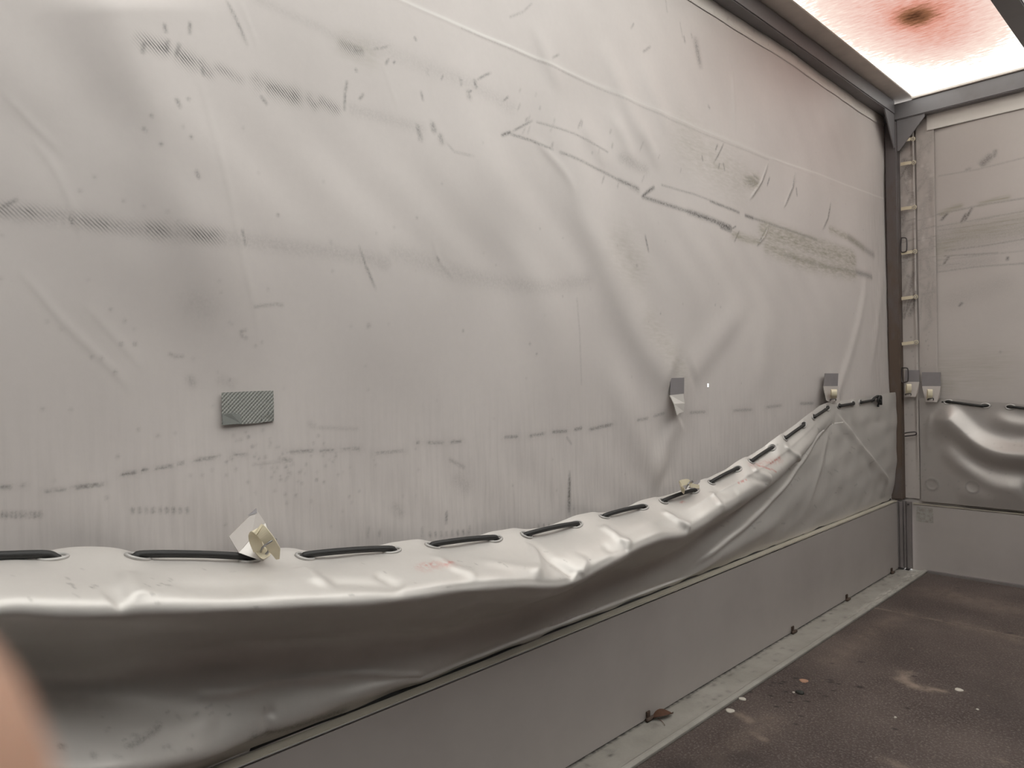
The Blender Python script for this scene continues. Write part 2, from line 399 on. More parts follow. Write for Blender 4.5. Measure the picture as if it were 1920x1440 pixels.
# pulled in towards the fasteners, bulge over the skirt
for px, py, rad, am in ((1268, 722, .10, .010), (1558, 728, .09, .012), (465, 765, .20, -.008)):
    q = onx(px, py, XW); F.h += am*np.exp(-((F.UU-q[1])**2+(F.VV-q[2])**2)/rad**2)
F.h += .006*np.sin(F.UU*2.3+1.1)*np.sin(F.VV*2.1+.4)+.003*np.sin(F.UU*5.1+F.VV*3.3)+.0015*np.sin(F.UU*11-F.VV*8+1)
F.h += .0007*np.sin(F.UU*31+F.VV*23+2*np.sin(F.VV*9))
# weld seam across the sheet
F.fold([(-4.25, 1.833), (-2, 1.833), (.01, 1.836)], .006, .004, .0006, .01, .01)
mk('pale', 1.2, .5, (740, -8), (960, 85)); mk('pale', 1.0, .35, (960, 85), (1170, 180), (1440, 295), (1660, 372))
mk('dirt', 1.2, .22, (870, 50), (1050, 130), (1250, 222), (1440, 300))
# rub marks of the load: upper hatched band
mk('hatch', 11, .9, (262, 88), (300, 98)); mk('hatch', 12, .9, (335, 115), (352, 122)); mk('hatch', 9, .6, (370, 125), (385, 140)); mk('hatch', 8, .5, (405, 132), (445, 152))
mk('hatch', 13, 1, (484, 160), (520, 172), (550, 182)); mk('hatch', 8, .7, (580, 185), (588, 196)); mk('hatch', 9, .8, (600, 190), (628, 205))
mk('hatch', 10, .8, (645, 85), (668, 95)); mk('dirt', 6, .45, (660, 92), (684, 97), taper=.2); mk('dirt', 2.2, .4, (690, 94), (715, 90), (735, 84), taper=.3)
mk('olive', 20, .25, (650, 85), (690, 100)); mk('dirt', 14, .10, (640, 80), (720, 90), (760, 110), (820, 130), (870, 150), (910, 170), (960, 200))
for st in (((262, 85), (258, 112)), ((308, 78), (303, 108)), ((300, 50), (304, 72)), ((330, 85), (322, 115)), ((350, 45), (349, 72)), ((372, 128), (376, 150)), ((484, 180), (500, 200)), ((668, 128), (667, 136)), ((646, 165), (645, 212)), ((650, 150), (647, 175)), ((683, 175), (672, 188)),
           ((790, 168), (795, 190)), ((320, 188), (330, 212)), ((358, 322), (366, 342)), ((128, 402), (138, 424)), ((448, 428), (458, 466)), ((668, 458), (682, 500), (702, 548)), ((816, 480), (822, 492)), ((730, 108), (722, 122)), ((742, 112), (737, 120)), ((420, 0), (440, 40), (462, 90)), ((778, 66), (784, 76)),
           ((835, 138), (828, 150)), ((895, 150), (912, 140), (926, 134)), ((866, 145), (870, 152)), ((880, 172), (888, 168)), ((945, 190), (958, 178)), ((200, 908), (130, 914)), ((0, 390), (36, 372))):
    mk('dirt', 1.6, .5, *st, taper=.3)
for c, w, a in (((783, 238), 5, .5), ((786, 250), 5, .42), ((812, 234), 5, .55), ((826, 256), 5, .42), ((880, 172), 5, .35), ((893, 152), 4, .5), ((865, 148), 4, .3), ((803, 128), 5, .18)):
    mk('dirt', w, a, c, (c[0]+2, c[1]+9))
mk('dirt', 2, .22, (832, 262), (852, 285), (890, 294), taper=.2); mk('dirt', 10, .12, (660, 205), (700, 215), (760, 232), (790, 240))
mk('dirt', 8, .10, (480, 0), (530, 25), (600, 55), (650, 80))
# middle rub band
mk('hatch', 10, .55, (0, 392), (60, 398), (110, 404)); mk('hatch', 10, .5, (150, 412), (195, 422)); mk('hatch', 9, .35, (195, 422), (270, 434)); mk('hatch', 11, .65, (280, 432), (340, 440), (400, 446))
mk('dirt', 13, .14, (0, 396), (120, 408), (250, 430), (340, 442), (460, 452), (560, 465), (640, 476), (720, 492)); mk('dirt', 13, .13, (740, 475), (790, 490), (860, 515), (940, 530), (1020, 540), (1100, 525))
mk('dirt', 4, .16, (618, 455), (635, 478)); mk('dirt', 7, .15, (680, 478), (706, 496), (718, 502)); mk('dirt', 8, .12, (760, 478), (785, 492))
# right-hand shelf marks: thin lines and the olive streaked band
mk('dirt', 2.0, .55, (952, 248), (1000, 263), (1040, 281), taper=.1); mk('dirt', 2.2, .45, (1050, 286), (1095, 305), (1140, 326), (1175, 345)); mk('dirt', 1.6, .35, (1010, 228), (1080, 252), (1100, 262), (1140, 285)); mk('dirt', 9, .2, (1165, 295), (1210, 318))
mk('dirt', 3, .6, (1160, 337), (1196, 354)); mk('dirt', 5, .35, (1182, 348), (1196, 356)); mk('dirt', 2.4, .8, (940, 254), (962, 246), taper=.2); mk('dirt', 1.6, .5, (962, 246), (1003, 224), taper=.2)
mk('dirt', 2.8, .75, (1202, 371), (1214, 360), (1228, 350), taper=.1); mk('dirt', 3.0, .6, (1205, 369), (1245, 382), (1290, 397)); mk('dirt', 4.2, .75, (1290, 397), (1330, 412), (1352, 421)); mk('dirt', 6.0, .85, (1350, 422), (1368, 429), power=4)
mk('dirt', 1.6, .35, (1240, 347), (1300, 364), (1340, 380)); mk('dirt', 2.2, .6, (1330, 377), (1385, 399)); mk('dirt', 2.6, .8, (1398, 404), (1412, 409)); mk('dirt', 2, .5, (1412, 409), (1440, 418), (1478, 432), (1530, 450))
mk('olive', 6, .8, (1375, 440), (1400, 448), (1422, 452)); mk('olive', 14, .75, (1432, 432), (1480, 448), (1540, 470), (1600, 488), power=3); mk('olive', 11, .95, (1440, 462), (1500, 488), (1560, 503), (1600, 512)); mk('olive', 6, .55, (1480, 436), (1540, 455), (1600, 475))
mk('dirt', 3, .3, (1470, 478), (1540, 498), (1620, 514)); mk('dirt', 4.5, .55, (1605, 510), (1635, 519)); mk('dirt', 5, .42, (1590, 445), (1615, 462), (1640, 478)); mk('olive', 5, .7, (1555, 430), (1590, 446), (1620, 465))
mk('olive', 40, .30, (1290, 270), (1340, 310), (1380, 330)); mk('olive', 40, .25, (1170, 470), (1190, 500)); mk('olive', 26, .28, (1220, 610), (1250, 660), (1275, 700))
for st in (((1346, 270), (1341, 283)), ((1316, 290), (1318, 304)), ((1358, 266), (1346, 292), (1338, 306)), ((1349, 305), (1346, 318)), ((1355, 304), (1358, 322)), ((1440, 306), (1428, 342), (1405, 376)), ((1443, 331), (1438, 350)), ((1488, 322), (1484, 352), (1468, 392)), ((1490, 350), (1492, 370)), ((1556, 378), (1550, 410), (1539, 432)), ((1420, 462), (1432, 446)),
           ((1420, 462), (1443, 418)), ((1370, 430), (1380, 424)), ((1376, 455), (1386, 432)), ((1210, 438), (1218, 475))):
    mk('dirt', 1.4, .7, *st, taper=.25)
for st in (((1396, 331), (1424, 342)), ((1394, 340), (1422, 340)), ((1400, 347), (1424, 340)), ((1408, 350), (1424, 341)), ((1410, 328), (1424, 338))): mk('dirt', 1.8, .55, *st, taper=.3)
mk('olive', 12, .8, (1398, 340), (1418, 340)); mk('olive', 9, .5, (1340, 310), (1356, 316))
mk('dirt', 6.5, .5, (1303, 66), (1308, 95), (1315, 132), taper=.3); mk('dirt', 2.5, .4, (1283, 70), (1284, 78)); mk('dirt', 2, .35, (1205, 98), (1222, 86), taper=.2); mk('dirt', 1.5, .35, (1185, 52), (1190, 44)); mk('dirt', 2, .3, (1298, 70), (1297, 64)); mk('dirt', 2, .4, (1329, 199), (1331, 202)); mk('dirt', 1.4, .4, (1035, 109), (1052, 100), taper=.3)
mk('dirt', 1.3, .25, (1250, 0), (1252, 22)); mk('dirt', 1.5, .25, (1276, 42), (1280, 70)); mk('dirt', 1.2, .22, (960, 30), (985, 20), (1000, 5))
for k in range(46):                                              # fine scratches in the rubbed zone
    px, py = random.uniform(960, 1280), random.uniform(150, 350)
    if py > 190+(px-960)*.55+60 or py < 60+(px-760)*.44: continue
    l = random.uniform(6, 22); mk('dirt', 1.1, random.uniform(.15, .35), (px, py), (px-l*.35+random.uniform(-3, 3), py+l), taper=.3)
# lower row of dashed rub marks
for st in (((0, 913), (26, 914)), ((38, 911), (48, 910)), ((82, 922), (128, 918)), ((140, 916), (200, 908)), ((228, 891), (262, 886)), ((268, 883), (282, 881)), ((292, 880), (330, 874)), ((336, 872), (350, 868)), ((366, 865), (414, 857)), ((440, 853), (470, 853)), ((540, 848), (595, 845)), ((600, 846), (630, 844)), ((640, 843), (680, 841)), ((700, 850), (760, 845)),
           ((779, 831), (788, 829)), ((798, 830), (832, 830)), ((840, 829), (864, 827)), ((940, 820), (968, 818)), ((985, 818), (1020, 812)), ((1030, 810), (1062, 808)), ((1072, 806), (1090, 802)), ((1100, 806), (1150, 795)), ((1188, 788), (1215, 784)), ((1222, 781), (1246, 774)), ((1290, 774), (1326, 772)), ((1372, 770), (1412, 768)), ((1436, 764), (1470, 760)), ((1500, 757), (1530, 756))):
    mk('dirt', 2.6, random.uniform(.35, .6), *st, taper=.15)
    mk('dirt', 7, .08, *st)
for a, b, n in ((0, 80, 9), (245, 360, 9), (800, 880, 8), (1000, 1060, 6)):
    for i in range(n):
        x = a+(b-a)*(i+.5)/n; yy = 965 if a == 0 else 957 if a == 245 else 1002-(x-800)*.08 if a == 800 else 985
        mk('dirt', 1.8, random.uniform(.25, .5), (x, yy-2), (x+1, yy+4))
mk('dirt', 3.4, .7, (1065, 880), (1063, 928), (1063, 968), taper=.25); mk('dirt', 2.6, .5, (835, 955), (834, 985), taper=.3); mk('dirt', 1.6, .35, (1060, 820), (1068, 832)); mk('dirt', 2, .28, (877, 983), (877, 1003), taper=.3); mk('dirt', 2, .25, (693, 985), (691, 1012), taper=.3); mk('dirt', 2, .3, (713, 992), (712, 1010), taper=.3); mk('dirt', 1.4, .25, (791, 985), (790, 1012), taper=.3)
mk('dirt', 3, .3, (842, 862), (866, 876)); mk('dirt', 12, .16, (855, 900), (870, 912)); mk('dirt', 9, .2, (742, 952), (752, 962)); mk('dirt', 5, .16, (585, 795), (592, 800)); mk('dirt', 3, .16, (600, 802), (670, 804))
mk('dirt', 3.5, .35, (535, 862), (548, 863)); mk('dirt', 2, .2, (480, 872), (530, 866)); mk('dirt', 7, .25, (362, 712), (366, 718)); mk('dirt', 26, .10, (370, 570), (380, 576)); mk('dirt', 9, .12, (420, 712), (440, 720))
for k in range(80):                                             # speckle above the skirt and around the tape
    px = random.gauss(545, 90); py = random.gauss(870, 45)
    mk('dirt', random.uniform(.9, 2.0), random.uniform(.12, .32), (px, py))
for px, py, w in ((519, 404, 2.4), (687, 611, 3.4), (255, 645, 1.8), (229, 645, 1.4), (218, 698, 1.8), (867, 620, 2), (294, 276, 1.6), (349, 263, 1.2), (263, 247, 1.3), (436, 713, 1.6), (276, 224, 1.2), (345, 192, 1.2), (1195, 498, 2.4), (1238, 588, 1.6), (1350, 576, 1.5), (1340, 572, 1.5), (990, 645, 2), (1002, 664, 1.5), (1052, 556, 1.6), (471, 820, 2), (478, 838, 2), (540, 876, 2.2), (530, 900, 2.4), (596, 900, 2.2)):
    mk('dirt', w, .42, (px, py))
mk('dirt', 1.3, .3, (454, 622), (461, 619)); mk('dirt', 1.3, .3, (453, 622), (456, 630), (464, 634)); mk('dirt', 1.3, .3, (322, 664), (332, 668), (346, 668))
mk('dirt', 1.2, .18, (1081, 560), (1085, 620), (1088, 720)); mk('dirt', 1.2, .3, (478, 575), (520, 570), (530, 572))
for k in range(120):                                             # specks over the whole cloth
    mk('dirt', random.uniform(.8, 1.4), random.uniform(.1, .28), (random.uniform(0, 1640), random.uniform(240, 960)))
F.a['streaks'] = np.maximum(F.a['streaks'], .22*np.clip((1.05-F.VV)/.4, 0, 1))      # vertical streaks above the skirt, darker towards the bottom
F.a['streaks'] = np.maximum(F.a['streaks'], .25*np.exp(-((F.UU+.15)/.12)**2)*np.clip((2.1-F.VV)/.4, 0, 1))  # streaked darker band near the corner post, fading out at the top
q = onx(1328, 723, XW); hole = (np.abs(F.UU-q[1]) < .0075) & (np.abs(F.VV-q[2]) < .0075)
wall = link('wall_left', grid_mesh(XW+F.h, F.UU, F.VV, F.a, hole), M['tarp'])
tag(wall, 'grey tarpaulin side sheet with load rub marks, left of the corner post', kind='structure')
def wall_x(y, z):                                                # depth of the sheet at a spot
    return XW+float(F.h[min(len(V)-1, max(0, int(np.searchsorted(V, z)))), min(len(U)-1, max(0, int(np.searchsorted(U, y))))])
# pale hem welded along the top edge
Uh = np.linspace(-4.25, .0, 700); Vh = np.linspace(2.2375, 2.305, 14); FH = Field(Uh, Vh)
for k in range(40): FH.mark('dirt', [(random.uniform(-2.5, 0), random.uniform(2.25, 2.3))], .006, .2)
FH.mark('dirt', [(-4.2, 2.238), (0, 2.238)], .003, .45)
hi = np.clip(np.searchsorted(V, FH.VV), 0, len(V)-1); hj = np.clip(np.searchsorted(U, FH.UU), 0, len(U)-1)
part('hem_strip', grid_mesh(XW+.0025+F.h[hi, hj]*.9, FH.UU, FH.VV, FH.a), M['hem'], wall)

# ---- far sheet (y = .02)
YB = .022
def pf(*pts): return [(ony(a, b, YB)[0], ony(a, b, YB)[2]) for a, b in pts]
U2 = np.arange(-.05, 2.16, .0045); V2 = np.arange(.30, 2.318, .0045); B = Field(U2, V2)
def mb(kind, wpx, amp, *pts, taper=0., power=2): B.mark(kind, pf(*pts), max(1.3*wpx*mpp(ony(*pts[0], YB)), .0035), min(1, 1.5*amp), taper, power)
mb('dirt', 5, .5, (1836, 312), (1850, 300), (1862, 288), taper=.2); mb('dirt', 3, .4, (1864, 292), (1866, 284)); mb('dirt', 2, .3, (1812, 318), (1818, 316)); mb('dirt', 1.2, .2, (1760, 330), (1830, 318), (1920, 296))
mb('olive', 14, .45, (1757, 470), (1800, 440), (1920, 415)); mb('olive', 4, .8, (1765, 400), (1785, 390), (1800, 386)); mb('olive', 3.5, .8, (1838, 382), (1865, 374), (1890, 370))
for st in (((1757, 402), (1840, 384), (1920, 372)), ((1757, 425), (1840, 410), (1920, 396)), ((1757, 432), (1850, 420), (1920, 410)), ((1760, 450), (1920, 432)), ((1770, 470), (1850, 460), (1920, 448)), ((1757, 488), (1920, 470)), ((1757, 510), (1830, 500), (1920, 494)), ((1770, 480), (1870, 474)), ((1828, 415), (1860, 408)), ((1760, 498), (1800, 494))):
    mb('dirt', 1.3, random.uniform(.2, .38), *st)
mb('dirt', 22, .16, (1757, 450), (1920, 430)); mb('dirt', 10, .12, (1757, 500), (1860, 488))
for st in (((1805, 418), (1825, 385)), ((1762, 415), (1778, 398)), ((1767, 498), (1780, 478)), ((1796, 575), (1806, 566)), ((1888, 490), (1890, 480)), ((1800, 420), (1812, 398))): mb('dirt', 2.0, .6, *st, taper=.25)
mb('dirt', 14, .10, (1790, 560), (1880, 530)); mb('dirt', 1.5, .4, (1875, 660)); mb('olive', 30, .25, (1780, 700), (1860, 690)); mb('olive', 14, .4, (1760, 720), (1780, 722))
B.h += .004*np.sin(B.UU*6+B.VV*2)+.002*np.sin(B.UU*13-B.VV*7)
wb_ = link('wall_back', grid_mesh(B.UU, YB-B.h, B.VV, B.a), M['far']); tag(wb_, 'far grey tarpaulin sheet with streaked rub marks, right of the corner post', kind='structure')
# two vertical strips at its left edge, the pale hem at its top
def vstrip(name, x0, x1, z0, z1, yo, m, curl, seed, dark=.8):
    u = np.linspace(x0, x1, 26); v = np.arange(z0, z1, .005); S = Field(u, v); rn = random.Random(seed)
    for k in range(60):
        z = rn.uniform(1.25, 2.2); S.mark('dirt', [(rn.uniform(x0, x1), z), (rn.uniform(x0, x1), z+rn.uniform(-.12, .12))], rn.uniform(.004, .016), rn.uniform(.1, dark))
    for k in range(40): S.mark('dirt', [(rn.uniform(x0, x1), rn.uniform(z0, 1.2))], rn.uniform(.002, .005), rn.uniform(.2, .6))
    for k in range(5): z = 1.55+.05*k; S.mark('dirt', [(x0, z), (x1, z+.01)], .0035, rn.uniform(.3, .6))
    for k in range(14): S.mark('pale', [(rn.uniform(x0, x1), rn.uniform(1.6, 2.15))], rn.uniform(.004, .010), rn.uniform(.1, .35))
    t = (S.UU-x0)/(x1-x0)
    h = curl*np.exp(-((t-.92)/.12)**2)*(.6+.4*np.sin(S.VV*9+seed))+.002*np.sin(S.VV*14+seed)*np.sin(t*3.1)
    return grid_mesh(S.UU, YB-yo-h, S.VV, S.a)
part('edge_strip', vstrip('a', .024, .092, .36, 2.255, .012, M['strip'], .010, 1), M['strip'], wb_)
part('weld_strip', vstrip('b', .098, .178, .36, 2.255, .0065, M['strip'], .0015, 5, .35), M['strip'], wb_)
ux = np.linspace(.148, 2.1, 300); vz = np.linspace(2.183, 2.29, 24); S = Field(ux, vz)
S.mark('dirt', [(.15, 2.183), (2.1, 2.183)], .003, .4)
for k in range(10): S.fold([(.16+.12*k, 2.27), (.22+.12*k, 2.235), (.33+.12*k, 2.22)], .01, .016, .003)
part('hem_strip', grid_mesh(S.UU, YB-.009-S.h, S.VV, S.a), M['hem'], wb_)

# ---- unseen right side, roof, floor
me = box_mesh((WID, -LEN, 0), (WID+.03, .05, 2.36), 0); tag(link('wall_right', me, M['low_bounce_black']), kind='structure')  # unseen side, made near-black to keep the skirt's underside dark
me = box_mesh((-.05, -LEN-.03, 0), (WID+.03, -LEN-.001, 2.36), 0); tag(link('wall_rear', me, M['low_bounce_black']), kind='structure')  # unseen rear, closed off in near-black to keep light out
u = np.linspace(-.05, WID+.02, 150); v = np.linspace(-LEN-.02, .04, 330); S = Field(u, v)
c0 = onz(1715, 28, 2.37); c1 = onz(1760, 66, 2.37)
d0 = np.hypot((S.UU-c0[0]-.03)/.33, (S.VV-c0[1]+.12)/.80); d1 = np.hypot((S.UU-c1[0])/.14, (S.VV-c1[1])/.2)
st = .50*np.exp(-d0**3)+.34*np.exp(-(np.hypot((S.UU-c0[0])/.06, (S.VV-c0[1])/.085))**2)+.16*np.exp(-(np.hypot((S.UU-c0[0]-.03)/.12, (S.VV-c0[1]+.04)/.15))**2)+.12*np.exp(-d1**2)
sag = .012*np.exp(-d0**2)
roof = link('ceiling', grid_mesh(S.UU, S.VV, 2.3725-sag, {'stain': st}), M['roof']); tag(roof, 'translucent roof sheet with a pink leaf stain', kind='structure')

sub = link('floor', box_mesh((-.05, -LEN-.03, -.09), (WID+.03, .05, -.024), 0), M['frame']); tag(sub, 'brown plywood deck', kind='structure')
def pz(*pts): return [(onz(a, b, 0)[0], onz(a, b, 0)[1]) for a, b in pts]
def floor_panel(y0, y1, step):
    u = np.arange(.123, WID, step); v = np.arange(y0, y1, step); S = Field(u, v); rn = random.Random(3)
    S.mark('olive', [(.123, y0), (WID, y0)], .006, .5); S.mark('olive', [(.123, y1), (WID, y1)], .009, 1)
    def f(kind, wpx, amp, *pts, power=2): S.mark(kind, pz(*pts), wpx*mpp(onz(*pts[0], 0)), amp, 0, power)
    f('olive', 13, .95, (1700, 1262), (1692, 1276), (1712, 1286), (1740, 1292)); f('olive', 8, .8, (1728, 1288), (1768, 1296)); f('olive', 11, .75, (1388, 1340), (1406, 1352)); f('olive', 10, .7, (1415, 1375), (1432, 1388)); f('olive', 13, .6, (1660, 1425), (1690, 1438)); f('olive', 8, .7, (1875, 1424), (1882, 1428)); f('olive', 30, .25, (1330, 1430), (1450, 1350)); f('olive', 26, .3, (1560, 1240), (1640, 1180), (1700, 1150)); f('olive', 40, .4, (1760, 1110), (1880, 1140)); f('olive', 24, .35, (1800, 1170), (1910, 1200))
    for k in range(26):
        px = rn.gauss(1475, 45); py = rn.gauss(1292, 20); f('dirt', rn.uniform(2.0, 3.4), .95, (px, py), (px+4, py+.5))
    for p in ((1498, 1299, 6), (1610, 1288, 5), (1556, 1279, 4), (1612, 1241, 3.5), (1676, 1367, 3.5), (1793, 1102, 2), (1700, 1328, 3), (1712, 1268, 3), (1893, 1187, 4)): f('dirt', p[2], .9, (p[0], p[1]), (p[0]+4, p[1]+.6))
    for k in range(160): f('olive', rn.uniform(1, 2.2), rn.uniform(.3, .9), (rn.uniform(1250, 1920), rn.uniform(1120, 1440)))
    f('dirt', 30, .35, (1250, 1440), (1400, 1420)); f('dirt', 60, .25, (1850, 1290), (1900, 1330))
    return grid_mesh(S.UU, S.VV, 0*S.UU+.0006*np.sin(S.UU*3), S.a)
for y0, y1, stp in ((-.729, -.012, .007), (-3.22, -.734, .0046), (-LEN, -3.226, .05)):
    o = part('floor_panel', floor_panel(y0, y1, stp), M['floor'], sub)
    md = o.modifiers.new('thickness', 'SOLIDIFY'); md.thickness = .022; md.offset = -1
# galvanised edge rail on the floor, with a rolled lip
prof = [(-.045, -.02), (-.045, .003), (0.0, .003), (.085, .003), (.100, .0055), (.108, .011), (.116, .011), (.121, .006), (.121, -.022)]
v = np.arange(-LEN, .03, .006); P = np.array([p for a, b in zip(prof[:-1], prof[1:]) for p in [(a[0]+(b[0]-a[0])*t, a[1]+(b[1]-a[1])*t) for t in np.linspace(0, 1, 9)[:-1]]]+[prof[-1]])
XX = np.repeat(P[None, :, 0], len(v), 0); ZZ = np.repeat(P[None, :, 1], len(v), 0); YY = np.repeat(v[:, None], len(P), 1)
rn = np.random.RandomState(4); d = .95*np.exp(-(XX/.006)**2)
for k in range(90): c = rn.uniform(-3, 0); xx = abs(rn.normal(0, .03)); d = np.maximum(d, rn.uniform(.3, .9)*np.exp(-((YY-c)/rn.uniform(.004, .02))**2-((XX-xx)/.006)**2))
for k in range(10): c = rn.uniform(-2.2, -1.4); xx = rn.uniform(.04, .09); d = np.maximum(d, .5*np.exp(-((YY-c)/.012)**2-((XX-xx)/.008)**2))
pale = .9*np.exp(-((YY+.12)/.09)**2-((XX-.085)/.02)**2)+.8*np.exp(-((YY+.55)/.35)**2-((XX-.1)/.02)**2)
t1 = link('trim_1', grid_mesh(XX, YY, ZZ, {'dirt': d, 'pale': pale}), M['zinc']); tag(t1, 'galvanised edge rail along the left side board', kind='structure')
t2 = link('trim_2', box_mesh((.1225, -.022, -.023), (WID, .04, .012), .003), M['pillar']); tag(t2, 'dark rail along the far board', kind='structure')

# ================================================================== FRAME
o = link('roof_rail', box_mesh((-.06, -LEN, 2.288), (.018, -.0325, 2.357), .004), M['frame']); tag(o, 'long dark steel top rail above the left tarpaulin', 'rail')
fl = part('roof_flange', box_mesh((-.06, -LEN, 2.3575), (.095, .03, 2.364), .002), M['flange'], o)
o = link('roof_beam', box_mesh((-.06, -.0322, 2.258), (WID, .04, 2.340), .004), M['frame']); tag(o, 'dark steel cross beam at the top of the far sheet', 'beam')
part('roof_flange', box_mesh((.0955, -.042, 2.3405), (WID, .03, 2.352), .002), M['flange'], o)
o = link('roof_purlin', box_mesh((.612, -LEN, 2.312), (.69, -.043, 2.366), .004), M['frame']); tag(o, 'dark steel roof bar beside the stained roof sheet', 'bar')
root = thing('corner_post', 'rust-stained square steel corner post between the two tarpaulin sheets', 'post', (0, 0, .35))
part('tube', box_mesh((-.033, -.032, .352), (.0225, .021, 2.2575), .005, 3), M['post'], root)
n = 6
g = prism_mesh([(.024, -.026, 2.2572), (.150, -.026, 2.2572), (.150, -.026, 2.245), (.034, -.026, 2.105), (.024, -.026, 2.105)], (0, 1, 0), .006)
part('gusset', g, M['frame'], root)
g = prism_mesh([(.010, -.034, 2.2875), (.010, -.165, 2.2875), (.010, -.165, 2.275), (.010, -.042, 2.12), (.010, -.034, 2.12)], (1, 0, 0), .006)
part('gusset', g, M['frame'], root)
# grooved aluminium pillar below the tube
root = thing('corner_pillar', 'short grooved aluminium pillar under the rusty corner post', 'pillar', (0, 0, .0))
pts = [(-.030, -.020), (-.030, -.036), (.004, -.036), (.004, -.030), (.010, -.030), (.010, -.040), (.024, -.040), (.024, -.028), (.030, -.028), (.030, -.036), (.036, -.036), (.036, -.026), (.042, -.026), (.042, -.034), (.060, -.034), (.060, -.012), (.0, -.012)]
part('extrusion', prism_mesh([(x, y_, .012) for x, y_ in pts], (0, 0, 1), .334), M['pillar'], root)
part('foot', box_mesh((-.02, -.045, .0045), (.0255, -.012, .0115), .002), M['wire'], root)
part('foot', box_mesh((.0325, -.045, .0045), (.05, -.012, .0115), .002), M['wire'], root)
bm = bmesh.new(); bmesh.ops.create_cone(bm, segments=10, radius1=.004, radius2=.004, depth=.006, cap_ends=True, matrix=Matrix.Translation((.05, -.036, .335)) @ Matrix.Rotation(math.pi/2, 4, 'X')); me = bpy.data.meshes.new('m'); bm.to_mesh(me); bm.free()
part('rivet', me, M['wire'], root)
# side boards
root = thing('side_board', 'long low grey drop side board along the left edge of the deck', 'board', (-.012, -2, .003))
o = part('panel', box_mesh((-.024, -LEN, .0035), (0, -.038, HB-.006), .003), M['board'], root)
part('edge_glint', tube_mesh([(.0022, y_, HB-.0035) for y_ in np.linspace(-LEN, -1.2, 30)], .0011, 6), M['metal'], root)  # thin bright tube added to stand in for the highlight along the edge
part('top_edge', box_mesh((-.027, -LEN, HB-.0058), (.0022, -.038, HB), .0025), M['boardtop'], root)
root = thing('end_board', 'low grey end board below the far sheet, with a torn sticker', 'board', (1, .01, .02))
part('panel', box_mesh((.050, 0, .0005), (WID, .022, HB-.018), .003), M['board'], root)
part('top_edge', box_mesh((.0605, -.002, HB-.0175), (WID, .024, HB-.012), .002), M['boardtop'], root)
# sticker remnant
c = [ony(1719, 949, -.0005), ony(1749, 953, -.0005), ony(1750, 981, -.0005), ony(1718, 977, -.0005)]
o = link('sticker', prism_mesh(c, (0, -1, 0), .0008), M['label']); tag(o, 'pale worn square sticker remnant on the far end board', 'sticker')

# ================================================================== LOWER SKIRT WITH ELASTIC CORD
def curve(pts):
    """(px,py,X) points -> interpolators x(y), z(y)"""
    q = np.array([onx(a, b, x) for a, b, x in pts]); i = np.argsort(q[:, 1]); q = q[i]
    def sm(yy, k):
        # monotone cubic
        xs, ys = q[:, 1], q[:, k]; h = np.diff(xs); dl = np.diff(ys)/h; m_ = np.zeros(len(xs))
        m_[1:-1] = np.where(dl[:-1]*dl[1:] > 0, 2*dl[:-1]*dl[1:]/(dl[:-1]+dl[1:]+1e-12), 0); m_[0] = 0; m_[-1] = dl[-1]
        j = np.clip(np.searchsorted(xs, yy)-1, 0, len(xs)-2); t = np.clip((yy-xs[j])/h[j], 0, 1); hh = h[j]
        return (2*t**3-3*t**2+1)*ys[j]+(t**3-2*t**2+t)*hh*m_[j]+(-2*t**3+3*t**2)*ys[j+1]+(t**3-t**2)*hh*m_[j+1]
    return lambda yy: (sm(yy, 0), sm(yy, 2))
EY = [-3.777-.110-.18, -3.777-.110]  # beyond the left edge of the picture
EYP = [(-60, 1045), (90, 1048), (245, 1050), (455, 1052), (557, 1046), (718, 1037), (795, 1027), (912, 1016), (972, 1006), (1067, 990), (1119, 976), (1193, 960), (1231, 943), (1290, 926), (1324, 907), (1373, 885), (1400, 866), (1441, 843), (1466, 824), (1502, 803), (1521, 787), (1549, 769), (1571, 760), (1597, 756), (1612, 755), (1636, 748)]
eye = [onx(a, b, 0.0) for a, b in EYP]
hemC = curve([(0, 1031, -.004), (100, 1033, -.004), (230, 1036, -.004), (340, 1039, -.004), (520, 1037, -.004), (640, 1030, -.004), (760, 1018, -.004), (860, 1010, -.004), (950, 996, -.004), (1030, 984, -.004), (1095, 967, -.004), (1150, 955, -.004), (1212, 939, -.004), (1280, 917, -.004), (1340, 890, -.004), (1385, 865, -.004), (1440, 832, -.004), (1480, 803, -.004), (1510, 782, -.004), (1545, 757, .0), (1572, 752, .0), (1600, 748, .0), (1640, 741, .0), (1671, 736, .0)])
creC = curve([(0, 1131, .19), (120, 1136, .19), (200, 1136, .19), (269, 1129, .185), (400, 1128, .19), (560, 1123, .19), (728, 1113, .188), (880, 1094, .18), (985, 1088, .178), (1082, 1086, .168), (1142, 1054, .162), (1190, 1026, .152), (1240, 1003, .14), (1297, 990, .122), (1372, 942, .108), (1434, 907, .088), (1476, 878, .07), (1525, 830, .04), (1550, 790, .014), (1572, 772, .006), (1610, 770, .004), (1671, 757, .004)])
undC = curve([(0, 1322, .008), (200, 1312, .006), (400, 1285, .0), (600, 1270, -.006), (760, 1262, -.010), (830, 1262, -.016), (960, 1212, -.024), (1100, 1158, -.024), (1240, 1095, -.020), (1290, 1062, -.012), (1360, 1000, -.004), (1440, 925, .004), (1500, 860, .006), (1540, 815, .004), (1572, 800, .004), (1610, 810, .002), (1671, 800, .002)])
